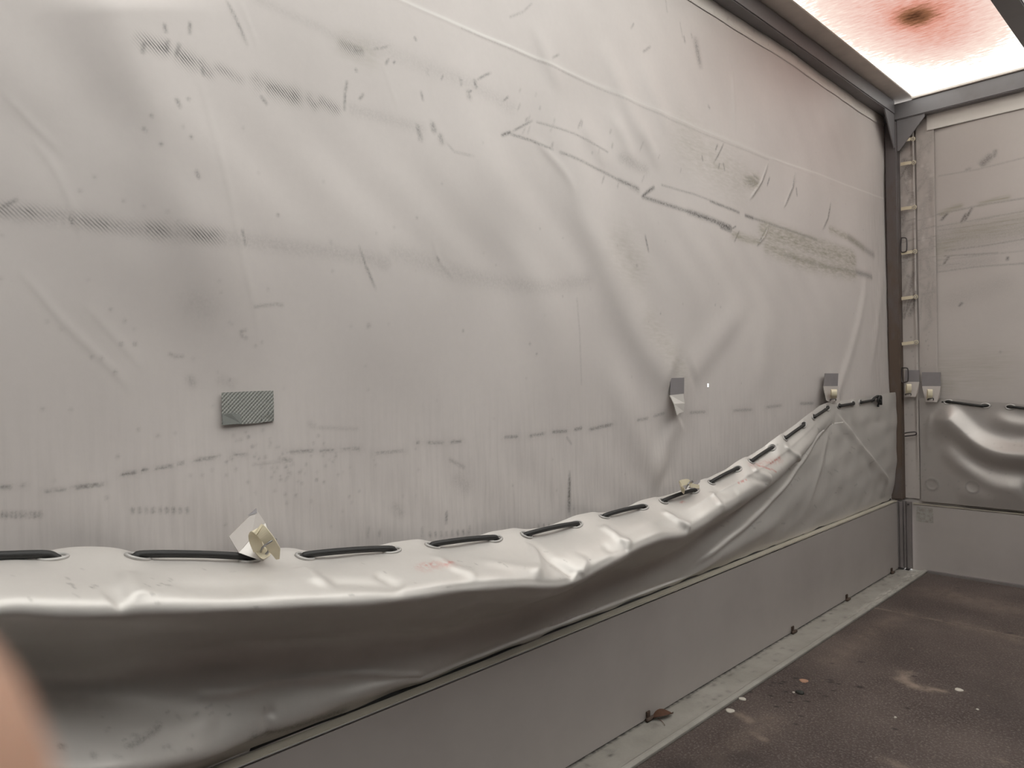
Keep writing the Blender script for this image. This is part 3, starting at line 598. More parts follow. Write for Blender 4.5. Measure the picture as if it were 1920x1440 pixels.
bulC = curve([(0, 1450, .165), (200, 1440, .125), (320, 1422, .075), (430, 1392, .030), (560, 1342, .008), (700, 1292, .000), (800, 1268, -.012), (900, 1240, -.024), (1100, 1163, -.026), (1240, 1102, -.024), (1300, 1075, -.012), (1360, 1035, .002), (1440, 985, .008), (1500, 930, .006), (1545, 890, .004), (1572, 880, .002), (1610, 870, .0), (1671, 860, .0)])
bot_x, bot_z = -.022, .358
y0, y1 = -4.2, -.034
ys = np.arange(y0, y1, .0036); NR = 170
hx, hz = hemC(ys); kx, kz = creC(ys); ux_, uz = undC(ys); bx, bz = bulC(ys)
# keep each column ordered downwards
uz = np.minimum(uz, kz-.03); bz = np.minimum(bz, uz-.012); bz = np.maximum(bz, bot_z+.012); uz = np.maximum(uz, bz+.012)
rise = np.clip((ys+.12)/.09, 0, 1); tz = bot_z+.035*rise**2; tx = np.full_like(ys, bot_x)
cols = []
for i in range(len(ys)):
    K = np.array([hx[i], kx[i]]), None
    h_, k_, u_, b_, t_ = (np.array(p) for p in ((hx[i], hz[i]), (kx[i], kz[i]), (ux_[i], uz[i]), (bx[i], bz[i]), (tx[i], tz[i])))
    s1 = h_+(k_-h_)*.5; s1[1] += .004
    r = .22
    c1 = k_+(h_-k_)*min(.4, .05/(np.linalg.norm(h_-k_)+1e-6)); c2 = k_+(u_-k_)*min(.4, .05/(np.linalg.norm(u_-k_)+1e-6)); km = .5*k_+.25*(c1+c2)
    m1 = u_+(c2-u_)*.5; m1[0] -= .32*abs(k_[0]-u_[0])
    m2 = .5*(b_+t_)+np.array([.004, 0])
    poly = np.array(smooth_path([h_, s1, c1, km, c2, m1, u_, b_, m2, t_, np.array([-.0325, t_[1]-.018]), np.array([-.0325, .315])], 8))
    s = np.r_[0, np.cumsum(np.linalg.norm(np.diff(poly, axis=0), axis=1))]
    # arc-length: fixed steps of 3 mm near the hem, the rest even
    head = np.arange(0, .054, .003); rest = np.linspace(.054, s[-1], NR-len(head)); q = np.r_[head, rest]
    cols.append(np.stack([np.interp(q, s, poly[:, 0]), np.interp(q, s, poly[:, 1])], 1))
A = np.array(cols)                                             # (cols, rows, 2)
SX, SZ = A[:, :, 0].T.copy(), A[:, :, 1].T.copy(); SY = np.repeat(ys[None, :], NR, 0)
SS = np.zeros_like(SX); SS[1:] = np.cumsum(np.hypot(np.diff(SX, axis=0), np.diff(SZ, axis=0)), 0)
def normals(X, Y, Z):
    P = np.stack([X, Y, Z], -1); a = np.gradient(P, axis=1); b = np.gradient(P, axis=0); n_ = np.cross(b, a)
    n_ /= np.linalg.norm(n_, axis=-1, keepdims=True)+1e-12; return n_
NRM = normals(SX, SY, SZ)
if NRM[5:40, :, 0].mean() < 0: NRM = -NRM
def proj_all(X, Y, Z):
    D = np.stack([X-CAM[0], Y-CAM[1], Z-CAM[2]], -1); w = D @ FX; return 960+FPX*(D @ RX)/w, 720-FPX*(D @ UX)/w
PX, PY = proj_all(SX, SY, SZ)
def loc(px, py):
    k = np.argmin((PX-px)**2+(PY-py)**2); return SY.ravel()[k], SS.ravel()[k]
DSP = np.zeros_like(SX); MK = {k: np.zeros_like(SX) for k in ('dirt', 'hatch', 'olive', 'streaks', 'red', 'pale')}
def sk_seg(pts):
    p = np.array([loc(*q) for q in pts]); D = np.full(SX.shape, 1e9); SG = np.ones(SX.shape); T = np.zeros(SX.shape)
    ln = np.linalg.norm(np.diff(p, axis=0), axis=1)+1e-6; acc = 0
    for a, b, l in zip(p[:-1], p[1:], ln):
        e = (b-a)/l; du, dv = SY-a[0], SS-a[1]; t = np.clip(du*e[0]+dv*e[1], 0, l); dx, dy = du-t*e[0], dv-t*e[1]; d = np.hypot(dx, dy); k = d < D
        D[k] = d[k]; SG[k] = np.sign(e[0]*dy-e[1]*dx)[k]; T[k] = ((acc+t)/ln.sum())[k]; acc += l
    return D, SG, T
def skf(wl, wr, amp, *pts, t0=.2, t1=.2):
    D, SG, T = sk_seg(pts); w = np.where(SG > 0, wl, wr); k = np.clip(T/max(t0, 1e-6), 0, 1)*np.clip((1-T)/max(t1, 1e-6), 0, 1); k = k*k*(3-2*k)
    global DSP; DSP = DSP+(1.1 if amp > 0 else .75)*amp*np.exp(-(D/w)**2)*k
def skm(kind, w, amp, *pts):
    if len(pts) == 1: pts = (pts[0], (pts[0][0]+1.5, pts[0][1]))
    D, SG, T = sk_seg(pts); MK[kind] = np.maximum(MK[kind], amp*np.exp(-(D/w)**2))
# puckers from the eyelets down to the crease
skf(.014, .02, .006, (235, 1065), (245, 1095), (270, 1124), t0=.3, t1=.1); skf(.02, .02, -.006, (200, 1126), (222, 1120), (245, 1124), t0=.4, t1=.4)
skf(.014, .02, .006, (560, 1062), (590, 1088), (640, 1100), t0=.2, t1=.4); skf(.02, .02, -.006, (300, 1095), (420, 1097), (520, 1092)); skf(.012, .015, -.006, (700, 1075), (760, 1100))
skf(.016, .016, -.007, (600, 1090), (680, 1094), (760, 1100))
skf(.012, .02, -.010, (985, 1010), (1030, 1050), (1080, 1084), t0=.5, t1=.1); skf(.02, .014, .005, (1095, 1040), (1092, 1065), (1086, 1080), t0=.4, t1=.2); skf(.018, .018, .006, (880, 1050), (960, 1062), (1040, 1075), t0=.3, t1=.3)
skf(.012, .016, .0055, (1120, 985), (1160, 1010), (1190, 1020), t0=.2, t1=.2); skf(.014, .018, -.007, (1125, 1025), (1150, 1030), (1180, 1028), t0=.3, t1=.1)
skf(.012, .016, .0055, (1235, 958), (1270, 975), (1295, 990), t0=.2, t1=.05); skf(.014, .014, -.007, (1225, 985), (1260, 988), (1290, 992), t0=.3, t1=.05)
skf(.012, .014, .0055, (1405, 880), (1425, 888), (1446, 900), t0=.2, t1=.1); skf(.012, .012, -.006, (1395, 895), (1425, 902), (1440, 906))
skf(.010, .012, .006, (1465, 838), (1485, 848), (1495, 862), t0=.2, t1=.1); skf(.02, .02, -.004, (1330, 915), (1360, 925), (1390, 925))
skf(.012, .012, .004, (1330, 920), (1350, 945), (1360, 955)); skf(.014, .02, .005, (800, 1040), (850, 1065), (900, 1085), t0=.3, t1=.2)
skf(.012, .012, .005, (1000, 1020), (1010, 1060), (1000, 1085))
# fold in the flat corner piece, crease under the bulge
skf(.030, .010, .010, (1566, 776), (1600, 815), (1635, 862), (1668, 905), t0=.1, t1=.1); skf(.03, .03, -.006, (1590, 770), (1620, 850), (1640, 900)); skf(.02, .02, .004, (1555, 800), (1540, 870), (1510, 960), t0=.2, t1=.3)
skf(.008, .006, .005, (420, 1283), (560, 1270), (700, 1263), (800, 1262), t0=.4, t1=.1); skf(.006, .006, .003, (360, 1305), (430, 1300), (500, 1285))
skf(.010, .010, -.005, (520, 1330), (498, 1345), (496, 1385)); skf(.02, .02, .004, (220, 1380), (320, 1360), (420, 1352))
skf(.010, .010, .006, (1560, 790), (1480, 900), (1400, 985), (1300, 1062), t0=.1, t1=.1)
DSP += .0010*np.sin(SY*41+SS*22)+.0012*np.sin(SY*17-SS*35+1)+.0009*np.sin(SS*60+SY*9)
# scalloped hem: raised between the eyelets of a pair, pulled down along the cord
E_y = np.array([e[1] for e in eye])
lift = np.zeros_like(ys)
for a, b in zip(E_y[1::2], E_y[2::2]):
    c = .5*(a+b); lift += .010*np.exp(-(np.abs(ys-c)/.058)**4)
for a, b in zip(E_y[0::2], E_y[1::2]):
    c = .5*(a+b); lift -= .004*np.exp(-(np.abs(ys-c)/.07)**4)
fade = np.exp(-(SS/.05)**2)
amp_l = np.clip((-.75-ys)/.3, .25, 1)
SZ2 = SZ+(lift*amp_l)[None, :]*fade*.8; SX2 = SX+(lift*amp_l)[None, :]*fade*.7
SX2 += DSP*NRM[:, :, 0]; SY2 = SY+DSP*NRM[:, :, 1]; SZ2 = SZ2+DSP*NRM[:, :, 2]
SX2 = np.where(SZ2 < HB+.012, np.minimum(SX2, -.012), SX2); SX2 = np.where(SZ2 < HB+.001, np.minimum(SX2, -.030), SX2)
# marks on the skirt
for p in ((128, 1099), (170, 1102), (45, 1010)): skm('dirt', .002, .6, p, (p[0]+8, p[1]-3))
for p in (((783, 1063), (800, 1058)), ((800, 1060), (815, 1055)), ((835, 1062), (848, 1055)), ((1445, 868), (1462, 858)), ((1448, 880), (1456, 884)), ((1385, 906), (1398, 900)), ((1420, 872), (1446, 880)), ((1276, 942), (1282, 940))): skm('red', .004, .75, *p)
skm('red', .012, .3, (790, 1065), (850, 1058)); skm('red', .012, .3, (1405, 875), (1465, 862))
rs = random.Random(11)
for k in range(45):
    px = rs.uniform(0, 1500); k_ = rs.uniform(20, 90); c = np.argmin(abs(PX[20]-px)); yy = PY[8, c]+k_
    skm('dirt', rs.uniform(.0012, .002), rs.uniform(.2, .5), (px, yy), (px+rs.uniform(-5, 8), yy+rs.uniform(-3, 3)))
for k in range(22): px, py = rs.uniform(80, 520), rs.uniform(1320, 1430); skm('dirt', rs.uniform(.0015, .004), rs.uniform(.12, .4), (px, py), (px+rs.uniform(-8, 12), py-rs.uniform(-5, 8)))
skm('dirt', .004, .7, (113, 1400), (118, 1396)); skm('dirt', .003, .5, (296, 1365), (300, 1362)); skm('dirt', .014, .65, (480, 1385), (560, 1360), (640, 1335)); skm('dirt', .006, .5, (240, 1400), (290, 1370))
for k in range(50): px, py = rs.uniform(1400, 1660), rs.uniform(800, 1000); skm('dirt', rs.uniform(.002, .004), rs.uniform(.15, .4), (px, py), (px+rs.uniform(-8, 8), py+rs.uniform(-6, 6)))
# eyelet openings
ES = np.interp(ys, [-3.8, -2.4, -1.2], [.034, .029, .020])
hol = np.zeros(SX.shape, bool); EL = []
for a in E_y:
    c = int(np.argmin(abs(ys-a))); r_ = int(np.argmin(abs(SS[:, c]-ES[c]))); EL.append((r_, c))
    hol |= ((SY-ys[c])/.0155)**2+((SS-ES)/.0085)**2 < 1
root = thing('tarpaulin_skirt', 'sagging grey tarpaulin skirt with eyelets, bulging over the left side board', 'tarpaulin', (-.02, -2, .36))
o = part('sheet', grid_mesh(SX2, SY2, SZ2, MK, hol), M['flap'], root)
NR2 = normals(SX2, SY2, SZ2)
if NR2[5:40, :, 0].mean() < 0: NR2 = -NR2
EP = []
for r_, c in EL:
    p = np.array([SX2[r_, c], SY2[r_, c], SZ2[r_, c]]); cc = min(max(c, 4), len(ys)-5)
    t = np.array([SX2[r_, cc+4]-SX2[r_, cc-4], SY2[r_, cc+4]-SY2[r_, cc-4], SZ2[r_, cc+4]-SZ2[r_, cc-4]]); t /= np.linalg.norm(t)
    n_ = NR2[r_, c]; n_ = n_-t*(n_@t); n_ /= np.linalg.norm(n_); b = np.cross(n_, t)
    EP.append((p, t, n_, b))
    va, fa = tube_data([p+n_*.0015+.0185*math.cos(q)*t+.0112*math.sin(q)*b for q in np.linspace(0, 2*math.pi, 25)[:-1]], .0027, 8, True)
    part('eyelet', mesh_from(va, fa, True), M['eyelet'], root)
# elastic cord: over the cloth between pairs, behind it inside a pair
path = []
for i, (p, t, n_, b) in enumerate(EP):
    up = .003
    if i == 0: path.append(p-t*.2+n_*.008); path.append(p-t*.1+n_*.009)
    if i % 2 == 0:      # emerges
        path += [p-t*.03-n_*.010, p-t*.013-n_*.0075, p-t*.004+n_*.000, p+t*.008+n_*.0065]
        if i+1 < len(EP):
            p2, t2, n2, b2 = EP[i+1]; path.append(.5*(p+p2)+.5*(n_+n2)*.0075)
    else:
        path += [p-t*.008+n_*.0065, p+t*.004+n_*.000, p+t*.013-n_*.0075, p+t*.03-n_*.010]
# keep the last stretch free for the knot
path = path[2:]
o = link('elastic_cord', tube_mesh(smooth_path(path, 5), .0062, 10), M['cord'])
tag(o, 'black elastic cord threaded through the eyelets of the sagging left skirt', 'cord')
p, t, n_, b = EP[-1]
kn = [p+n_*.004-t*.02, p+n_*.012+b*.012, p+n_*.016+t*.03+b*.016, p+n_*.018+t*.055+b*.004, p+n_*.014+t*.04-b*.014, p+n_*.02+t*.01-b*.004, p+n_*.024+t*.02+b*.012, p+n_*.02+t*.05+b*.012, p+n_*.014+t*.065-b*.01, p+n_*.012+t*.07-b*.028]
part('knot', tube_mesh(smooth_path(kn, 6), .0058, 8), M['cord'], o)
kn = [p+n_*.010+t*.03+b*.012, p+n_*.022+t*.035-b*.006, p+n_*.012+t*.038-b*.024, p+n_*.011+t*.034-b*.034]
part('loose_end', tube_mesh(smooth_path(kn, 6), .005, 8), M['cord'], o)
# glossy rubber lip showing in the gap behind the board
rl = [(-.030, y_, HB+.004+.002*math.sin(y_*9)) for y_ in np.linspace(-3.4, -.05, 80)]
o = link('rubber_seal', tube_mesh(rl, .006, 8), M['rubber']); tag(o, 'black rubber seal lying behind the top edge of the left board', 'seal')

# ---- far skirt
YF = .004
u = np.arange(.098, 1.6, .0045); v = np.arange(.352, .868, .0045); S = Field(u, v)
def pfl(*pts): return [(ony(a, b, YF)[0], ony(a, b, YF)[2]) for a, b in pts]
def ff(wl, wr, amp, *pts, t0=.2, t1=.2): S.fold(pfl(*pts), wl*.0027, wr*.0027, amp, t0, t1)
ff(16, 26, .040, (1758, 762), (1790, 792), (1825, 822), (1870, 842), (1920, 846), (2000, 835), t0=.15, t1=.01)
ff(18, 14, -.012, (1775, 795), (1805, 835), (1850, 868), (1920, 880), (2000, 875), t0=.2, t1=.01)
ff(12, 14, .010, (1850, 770), (1890, 785), (1935, 788), (2000, 780), t0=.3, t1=.01)
ff(14, 12, .010, (1765, 830), (1800, 870), (1860, 905), (1930, 915), t0=.2, t1=.2)
ff(5, 4, .004, (1748, 770), (1742, 800), (1740, 850)); ff(20, 20, .010, (1790, 925), (1860, 930), (1930, 925), t0=.2, t1=.1)
for cx_, cy_ in ((1748, 908), (1825, 912)):
    q = ony(cx_, cy_, YF); d = np.hypot(S.UU-q[0], S.VV-q[2]); S.h += .0015*np.exp(-((d-.026)/.006)**2); S.a['dirt'] = np.maximum(S.a['dirt'], .3*np.exp(-((d-.028)/.004)**2))
for k in range(60): S.mark('dirt', [(random.uniform(.1, .6), random.uniform(.36, .8))], random.uniform(.002, .004), random.uniform(.15, .4))
hem2 = lambda x: .8665-.03*np.clip((x-.19)/.35, 0, 1.2)+.002*np.sin(x*30)
TT = (S.VV-v[0])/(v[-1]-v[0]); TOP = hem2(S.UU); ZB = v[0]+(TOP-v[0])*TT
yoff = YF-.006-S.h-.012*np.exp(-((TT-.35)/.3)**2)*np.clip((S.UU-.2)/.2, 0, 1)
E2 = [1779, 1848, 1895, 1964, 2011]
E2 = [ony(a, 750+(a-1765)*.08, YF) for a in E2]
hol = np.zeros(S.sh, bool)
for e in E2: hol |= ((S.UU-e[0])/.0155)**2+((ZB-(hem2(e[0])-.018))/.008)**2 < 1
root = thing('tarpaulin_skirt.001', 'grey tarpaulin skirt hanging over the far end board, with a bright swooping fold', 'tarpaulin', (.8, 0, .36))
part('sheet', grid_mesh(S.UU, yoff, ZB, S.a, hol), M['farflap'], root)
path = []
for i, e in enumerate(E2):
    z = float(hem2(e[0]))-.018; j = int(np.argmin(abs(u-e[0]))); r_ = int(np.argmin(abs(ZB[:, j]-z))); yy = float(yoff[r_, j])
    part('eyelet', ring_mesh((e[0], yy-.001, z), (1, 0, 0), (0, 0, 1), .0185, .0105, .0034), M['eyelet'], root)
    if i % 2 == 0: path += [(e[0]-.03, yy+.006, z), (e[0]-.010, yy+.004, z), (e[0]+.006, yy-.004, z), (e[0]+.022, yy-.009, z)]
    else: path += [(e[0]-.022, yy-.009, z), (e[0]-.006, yy-.004, z), (e[0]+.010, yy+.004, z), (e[0]+.03, yy+.006, z)]
o = link('elastic_cord.001', tube_mesh(smooth_path(path, 5), .006, 10), M['cord']); tag(o, 'black elastic cord threaded along the top of the far skirt', 'cord')

# ================================================================== FASTENERS AND SMALL THINGS
def P(px, py, X): return onx(px, py, X)
IR = np.array([RX[0], RX[1], RX[2]]); IU = np.array([UX[0], UX[1], UX[2]])
def img(dx, dy): w = dx*IR-dy*IU; return w/np.linalg.norm(w)       # a direction as seen in the photo
def plate(name, pts, m, root, th=.0018, n_=(1, 0, 0)):
    return part(name, prism_mesh(pts, n_, th), m, root)
# duct tape patch
q = [(415, 736), (440, 735), (463, 734), (490, 733), (512, 732.5), (513, 762), (513, 790), (488, 793), (460, 795), (416, 797), (415.5, 770)]
xt = max(wall_x(*onx(a, b, XW)[1:]) for a, b in q)+.002
root = thing('tape_patch', 'silver duct tape patch stuck on the middle of the left sheet', 'tape', tuple(P(465, 765, xt)))
plate('strip', [P(a, b, xt) for a, b in q], M['tape'], root, .0012)
plate('loose_corner', [P(416, 777, xt+.0016), P(432, 775, xt+.003), P(450, 776, xt+.0016), P(452, 794, xt+.0016), P(418, 797, xt+.002)], simple_mat('smooth_duct_tape', (.30, .31, .29), .4, .2), root, .001)
plate('torn_end', [P(491, 781, xt+.0016), P(500, 775, xt+.003), P(512.5, 771.5, xt+.0035), P(513, 789, xt+.002), P(490, 792, xt+.0016)], M['tape'], root, .001)
# the big fastener lying on the skirt hem
PF = lambda a, b, x: P(a, b, x+.014)
root = thing('toggle_fastener', 'torn-off tarpaulin tab with a cream strap loop, lying on the skirt below the tape patch', 'fastener', tuple(PF(480, 1040, .03)), 'torn-off fasteners on the skirt hem')
plate('tab', [PF(480, 955, -.006), PF(429, 1006, .004), PF(447, 1036, .022), PF(470, 1008, .016), PF(497, 981, .004)], M['strip'], root)
plate('tab_end', [PF(447, 1036, .022), PF(470, 1008, .016), PF(497, 981, .006), PF(512, 1025, .04), PF(507, 1041, .05), PF(492, 1052, .052)], M['flap'], root)
part('torn_edge', prism_mesh([PF(480, 953, -.007), PF(464, 967, -.004), PF(481, 962, -.002)], (1, 0, 0), .002), M['patch'], root)
plate('base_plate', [PF(471, 1028, .040), PF(478, 1020, .038), PF(500, 1018, .044), PF(508, 1034, .054), PF(504, 1042, .057), PF(493, 1048, .058), PF(487, 1046, .056)], M['cream'], root, .003)
part('eyelet', ring_mesh(PF(493, 1031, .052), img(1, .1), img(.1, -1), .0095, .008, .002), M['metal'], root)
part('strap_loop', strip_mesh([PF(486, 1032, .052), PF(479, 1014, .053), PF(478, 1001, .060), PF(486, 993, .072), PF(497, 1004, .080), PF(508, 1019, .079)], .0098, img(.86, -.5), .0022), M['cream'], root)
part('strap_tail', strip_mesh([PF(504, 1013, .0805), PF(512, 1026, .079), PF(517, 1036, .073), PF(521, 1048, .066)], lambda t: .0095*(1-.7*max(0, t-.5)/.5), img(.9, -.4), .002), M['cream'], root)
part('staple', tube_mesh(smooth_path([PF(489, 1034, .053), PF(493, 1026, .072), PF(502, 1019, .082), PF(515, 1011, .082), PF(517, 1014, .074), PF(503, 1026, .060)], 5), .0017, 8), M['metal'], root)
# the small one further along the hem
PG = lambda a, b, x: P(a, b-4, x+.010)
root = thing('toggle_fastener.001', 'small cream strap loop and staple, resting on the skirt hem below the torn hanging tab', 'fastener', tuple(PG(1290, 922, .0)), 'torn-off fasteners on the skirt hem')
xx = .026
part('strap_loop', strip_mesh([PG(1283, 926, xx), PG(1276, 916, xx), PG(1277, 910, xx+.02), PG(1290, 908, xx+.02), PG(1298, 914, xx+.01)], .009, img(.3, 1), .0025), M['cream'], root)
plate('tab', [PG(1290, 919, xx+.01), PG(1300, 910, xx), PG(1311, 904, xx), PG(1310, 908, xx+.01), PG(1298, 920, xx+.02)], M['patch'], root, .004)
part('strap_tail', strip_mesh([PG(1294, 914, xx+.03), PG(1302, 915, xx+.035), PG(1311, 917, xx+.035)], .006, img(.2, 1), .002), M['cream'], root)
part('staple', tube_mesh(smooth_path([PG(1286, 921, xx+.02), PG(1291, 911, xx+.035), PG(1297, 905, xx+.02), PG(1299, 908, xx+.01)], 5), .002, 8), M['metal'], root)
# torn hanging tab
x_ = max(wall_x(*onx(a, b, XW)[1:]) for a, b in ((1257, 709), (1282, 738), (1256, 740), (1282, 709)))+.002
root = thing('hanging_tab', 'torn grey tab hanging crooked from a dark patch on the left sheet', 'tab', tuple(P(1270, 740, x_)), 'tabs on the left sheet')
plate('patch', [P(1257, 709, x_), P(1282, 708, x_), P(1281.5, 738, x_), P(1256, 741, x_)], M['patch'], root, .002)
me = mesh_from([P(1256, 741, x_+.003), P(1281, 738.5, x_+.003), P(1264, 757, x_+.020), P(1284, 756, x_+.008), P(1270, 779, x_+.030), P(1282, 772, x_+.012), P(1273, 775, x_+.024)], [[0, 1, 3, 2], [2, 3, 5, 6], [2, 6, 4]])
o = part('flap', me, M['flap'], root); md = o.modifiers.new('t', 'SOLIDIFY'); md.thickness = .0018
# intact fastener by the corner post
def fastener(name, label, group, pp, PQ, cream_col=None):
    """pp: patch 4 px points; tab 5 px points; knob; staple - PQ unprojects (px,py,offset from sheet)"""
    pt, tb, kn, sp = pp
    root = thing(name, label, 'fastener', tuple(PQ(*tb[-1], .004)), group)
    nn = np.cross(PQ(*pt[1], 0)-PQ(*pt[0], 0), PQ(*pt[3], 0)-PQ(*pt[0], 0)); nn /= np.linalg.norm(nn)
    if nn @ (CAM-PQ(*pt[0], 0)) < 0: nn = -nn
    plate('patch', [PQ(a, b, .003) for a, b in pt], M['patch'], root, .002, nn)
    k = len(tb); offs = [.006, .006]+[.022]*(k-2)
    plate('tab', [PQ(a, b, d) for (a, b), d in zip(tb, offs)], M['strip'], root, .002, nn)
    a, b = kn; h = 7
    part('strap_loop', strip_mesh([PQ(a-1, b+h+3, .024), PQ(a-1, b+2, .030), PQ(a, b-h, .034), PQ(a+1, b-h+2, .044), PQ(a+1, b+3, .044), PQ(a, b+h+2, .036)], .0115, img(1, 0), .003), M['cream'], root)
    a, b = sp
    part('staple', tube_mesh(smooth_path([PQ(a-5, b+2, .024), PQ(a-5, b, .050), PQ(a, b-1, .054), PQ(a+5, b-1, .050), PQ(a+5, b+2, .024)], 4), .0022, 8), M['wire'], root)
    return root
xl = XW+.014
fastener('toggle_fastener.002', 'grey tab with a cream strap loop holding up the skirt, left of the corner post', 'fasteners holding up the skirts',
         ([(1546, 700), (1571, 700), (1570, 724), (1544, 724)], [(1543, 724), (1571, 724), (1574, 756), (1560, 757), (1549, 751)], (1563, 738), (1562, 749)), lambda a, b, d: onx(a, b, xl+d))
fb = lambda a, b, d: ony(a, b, -.006-d)
fastener('toggle_fastener.003', 'grey tab with a cream strap loop on the narrow strip beside the corner post', 'fasteners holding up the skirts',
         ([(1698, 694), (1724, 694), (1724, 716), (1697, 716)], [(1697, 716), (1724, 716), (1722, 734), (1717, 744), (1697, 744)], (1703.5, 728), (1703, 739)), fb)
fastener('toggle_fastener.004', 'grey tab with a cream strap loop at the left end of the far skirt', 'fasteners holding up the skirts',
         ([(1729, 698), (1764, 698), (1764, 724), (1729, 724)], [(1729, 724), (1764, 724), (1762, 744), (1757, 754), (1736, 753)], (1743, 738), (1745, 748)), fb)
# webbing straps across the narrow strip
root0 = None
names = ['second', 'third', 'fourth', 'fifth', 'lowest']
for k, (py, lab) in enumerate(((261, 'topmost'), (305, 'second'), (389, 'third'), (472, 'fourth'), (557, 'fifth'), (642, 'lowest'))):
    x0_, x1_ = 1688+k*.6, 1712+k*1.2
    pa = ony(x0_, py+3, -.016); pb = ony(x1_-5, py, -.022); pc = ony(x1_, py-.6, -.020)
    root = thing('webbing_strap', '%s of the short cream straps across the strip beside the corner post' % lab, 'strap', tuple(pb), 'cream straps beside the corner post')
    part('band', strip_mesh([pa, .5*(pa+pb)+np.array([0, -.003, 0]), pb], .0078, (0, 0, 1), .002), M['cream'], root)
    bm = bmesh.new(); bmesh.ops.create_cone(bm, segments=18, radius1=.0105, radius2=.0105, depth=.0025, cap_ends=True, matrix=Matrix.Translation(Vector(pc)) @ Matrix.Rotation(math.pi/2, 4, 'X')); me = bpy.data.meshes.new('m'); bm.to_mesh(me); bm.free()
    part('end_disc', me, M['cream'], root)
    part('eyelet', ring_mesh(pc+np.array([0, -.002, 0]), (1, 0, 0), (0, 0, 1), .0055, .0055, .0016, 16, 6), M['metal'], root)
def wire_loop(lab, cx_, y0_, y1_, w):
    a = [ony(cx_-w/2, y0_, -.018), ony(cx_+w/2-3, y0_, -.026), ony(cx_+w/2, y0_+4, -.028), ony(cx_+w/2, y1_-4, -.028), ony(cx_+w/2-3, y1_, -.026), ony(cx_-w/2, y1_, -.018), ony(cx_-w/2-1, .5*(y0_+y1_), -.016)]
    o = link('wire_staple', tube_mesh(smooth_path(a+[a[0]], 4), .003, 8), M['wire']); tag(o, lab, 'staple', 'wire staples beside the corner post')
wire_loop('dark wire staple beside the post, between the third and fourth cream straps', 1695, 446, 472, 10)
wire_loop('dark wire staple beside the post, just above the fastener tab', 1697, 690, 716, 11)
o = link('wire_hook', tube_mesh(smooth_path([ony(1697, 812, -.014), ony(1703, 811, -.03), ony(1716, 810, -.032), ony(1718, 814, -.03), ony(1713, 816, -.026), ony(1697, 818, -.014)], 5), .003, 8), M['wire']); tag(o, 'dark wire hook low on the strip beside the corner post', 'hook')
# hinge stubs under the left board, dead leaf, plugs in the deck
for k, (px, py, lab) in enumerate(((1217, 1349, 'rusty hinge stub under the left board, nearest, touched by a dead leaf'), (1493, 1187, 'rusty hinge stub under the left board, halfway along the edge rail'), (1590, 1125, 'rusty hinge stub under the left board, second nearest to the corner'), (1672, 1074, 'rusty hinge stub under the left board, beside the corner pillar'))):
    c = onz(px, py, .006); yy = c[1]; root = thing('hinge_stub', lab, 'hinge', (.008, yy, .004), 'hinge stubs under the left board')
    part('knuckle', tube_mesh([(.009, yy-.016, .009), (.009, yy+.016, .009)], .0055, 10), M['rust'], root)
    part('leg', box_mesh((.0005, yy-.009, .004), (.006, yy+.009, .03), .002), M['rust'], root)
c = onz(1238, 1341, .006); root = thing('dead_leaf', 'curled reddish brown dead leaf on the edge rail by the nearest hinge', 'leaf', (c[0], c[1], .004))
a0 = np.array([.014, onz(1226, 1347, .01)[1], .009]); b0 = np.array([.040, onz(1246, 1338, .01)[1]+.02, .008])
n_ = 9; V_ = []; F_ = []
for i in range(n_):
    t = i/(n_-1); p = a0+(b0-a0)*t; w = .016*math.sin(math.pi*min(1, t*1.02+.02))**.7+.0012; d = np.cross((b0-a0)/np.linalg.norm(b0-a0), [0, 0, 1.])
    V_ += [p-d*w+np.array([0, 0, .014*math.sin(math.pi*t)]), p+np.array([0, 0, .0]), p+d*w+np.array([0, 0, .010*math.sin(2*t+.5)])]
for i in range(n_-1): F_ += [[3*i, 3*i+1, 3*i+4, 3*i+3], [3*i+1, 3*i+2, 3*i+5, 3*i+4]]
o = part('blade', mesh_from(V_, F_, True), M['leaf'], root); md = o.modifiers.new('t', 'SOLIDIFY'); md.thickness = .0008
part('stalk', tube_mesh(smooth_path([a0+np.array([.01, .01, .0]), a0+np.array([.03, .004, -.002]), a0+np.array([.045, -.006, -.0035])], 4), .0009, 6), M['leaf'], root)
def disc(name, lab, px, py, rx, ry, h, m, group=None, dome=.5):
    c = onz(px, py, 0); V_ = []; F_ = []; n_ = 18; rr = [1, 1.0, .8, .45]; hh = [-.001, h*.55, h, h*.7 if dome < .5 else h*1.15]
    for r_, z in zip(rr, hh):
        for i in range(n_):
            q = 2*math.pi*i/n_; w = 1+.07*math.sin(3*q+px); V_.append((c[0]+rx*r_*w*math.cos(q), c[1]+ry*r_*w*math.sin(q), z))
    for j in range(3):
        for i in range(n_): F_.append([j*n_+i, j*n_+(i+1) % n_, (j+1)*n_+(i+1) % n_, (j+1)*n_+i])
    F_ += [list(range(n_)), [3*n_+i for i in range(n_)]]
    o = link(name, mesh_from(V_, F_, True), m); tag(o, lab, 'plug' if 'plug' in name else 'debris', group); return o
disc('screw_plug', 'pale round plug in the deck against the edge rail, beside the tan scrape', 1369, 1333, .013, .013, .003, M['chalk'], 'plugs in the deck', .2)
disc('screw_plug.001', 'small yellowish plug in the deck, just beyond the pale one along the edge rail', 1392, 1311, .012, .010, .003, M['chalk'], 'plugs in the deck', .2)
disc('screw_plug.002', 'reddish ring-shaped plug in the deck beyond the black droplets', 1507, 1277, .014, .014, .003, M['tan'], 'plugs in the deck', .2)
disc('screw_plug.003', 'pale plug in the open deck, right of the curved tan scrape', 1798, 1294, .012, .012, .003, M['chalk'], 'plugs in the deck', .2)
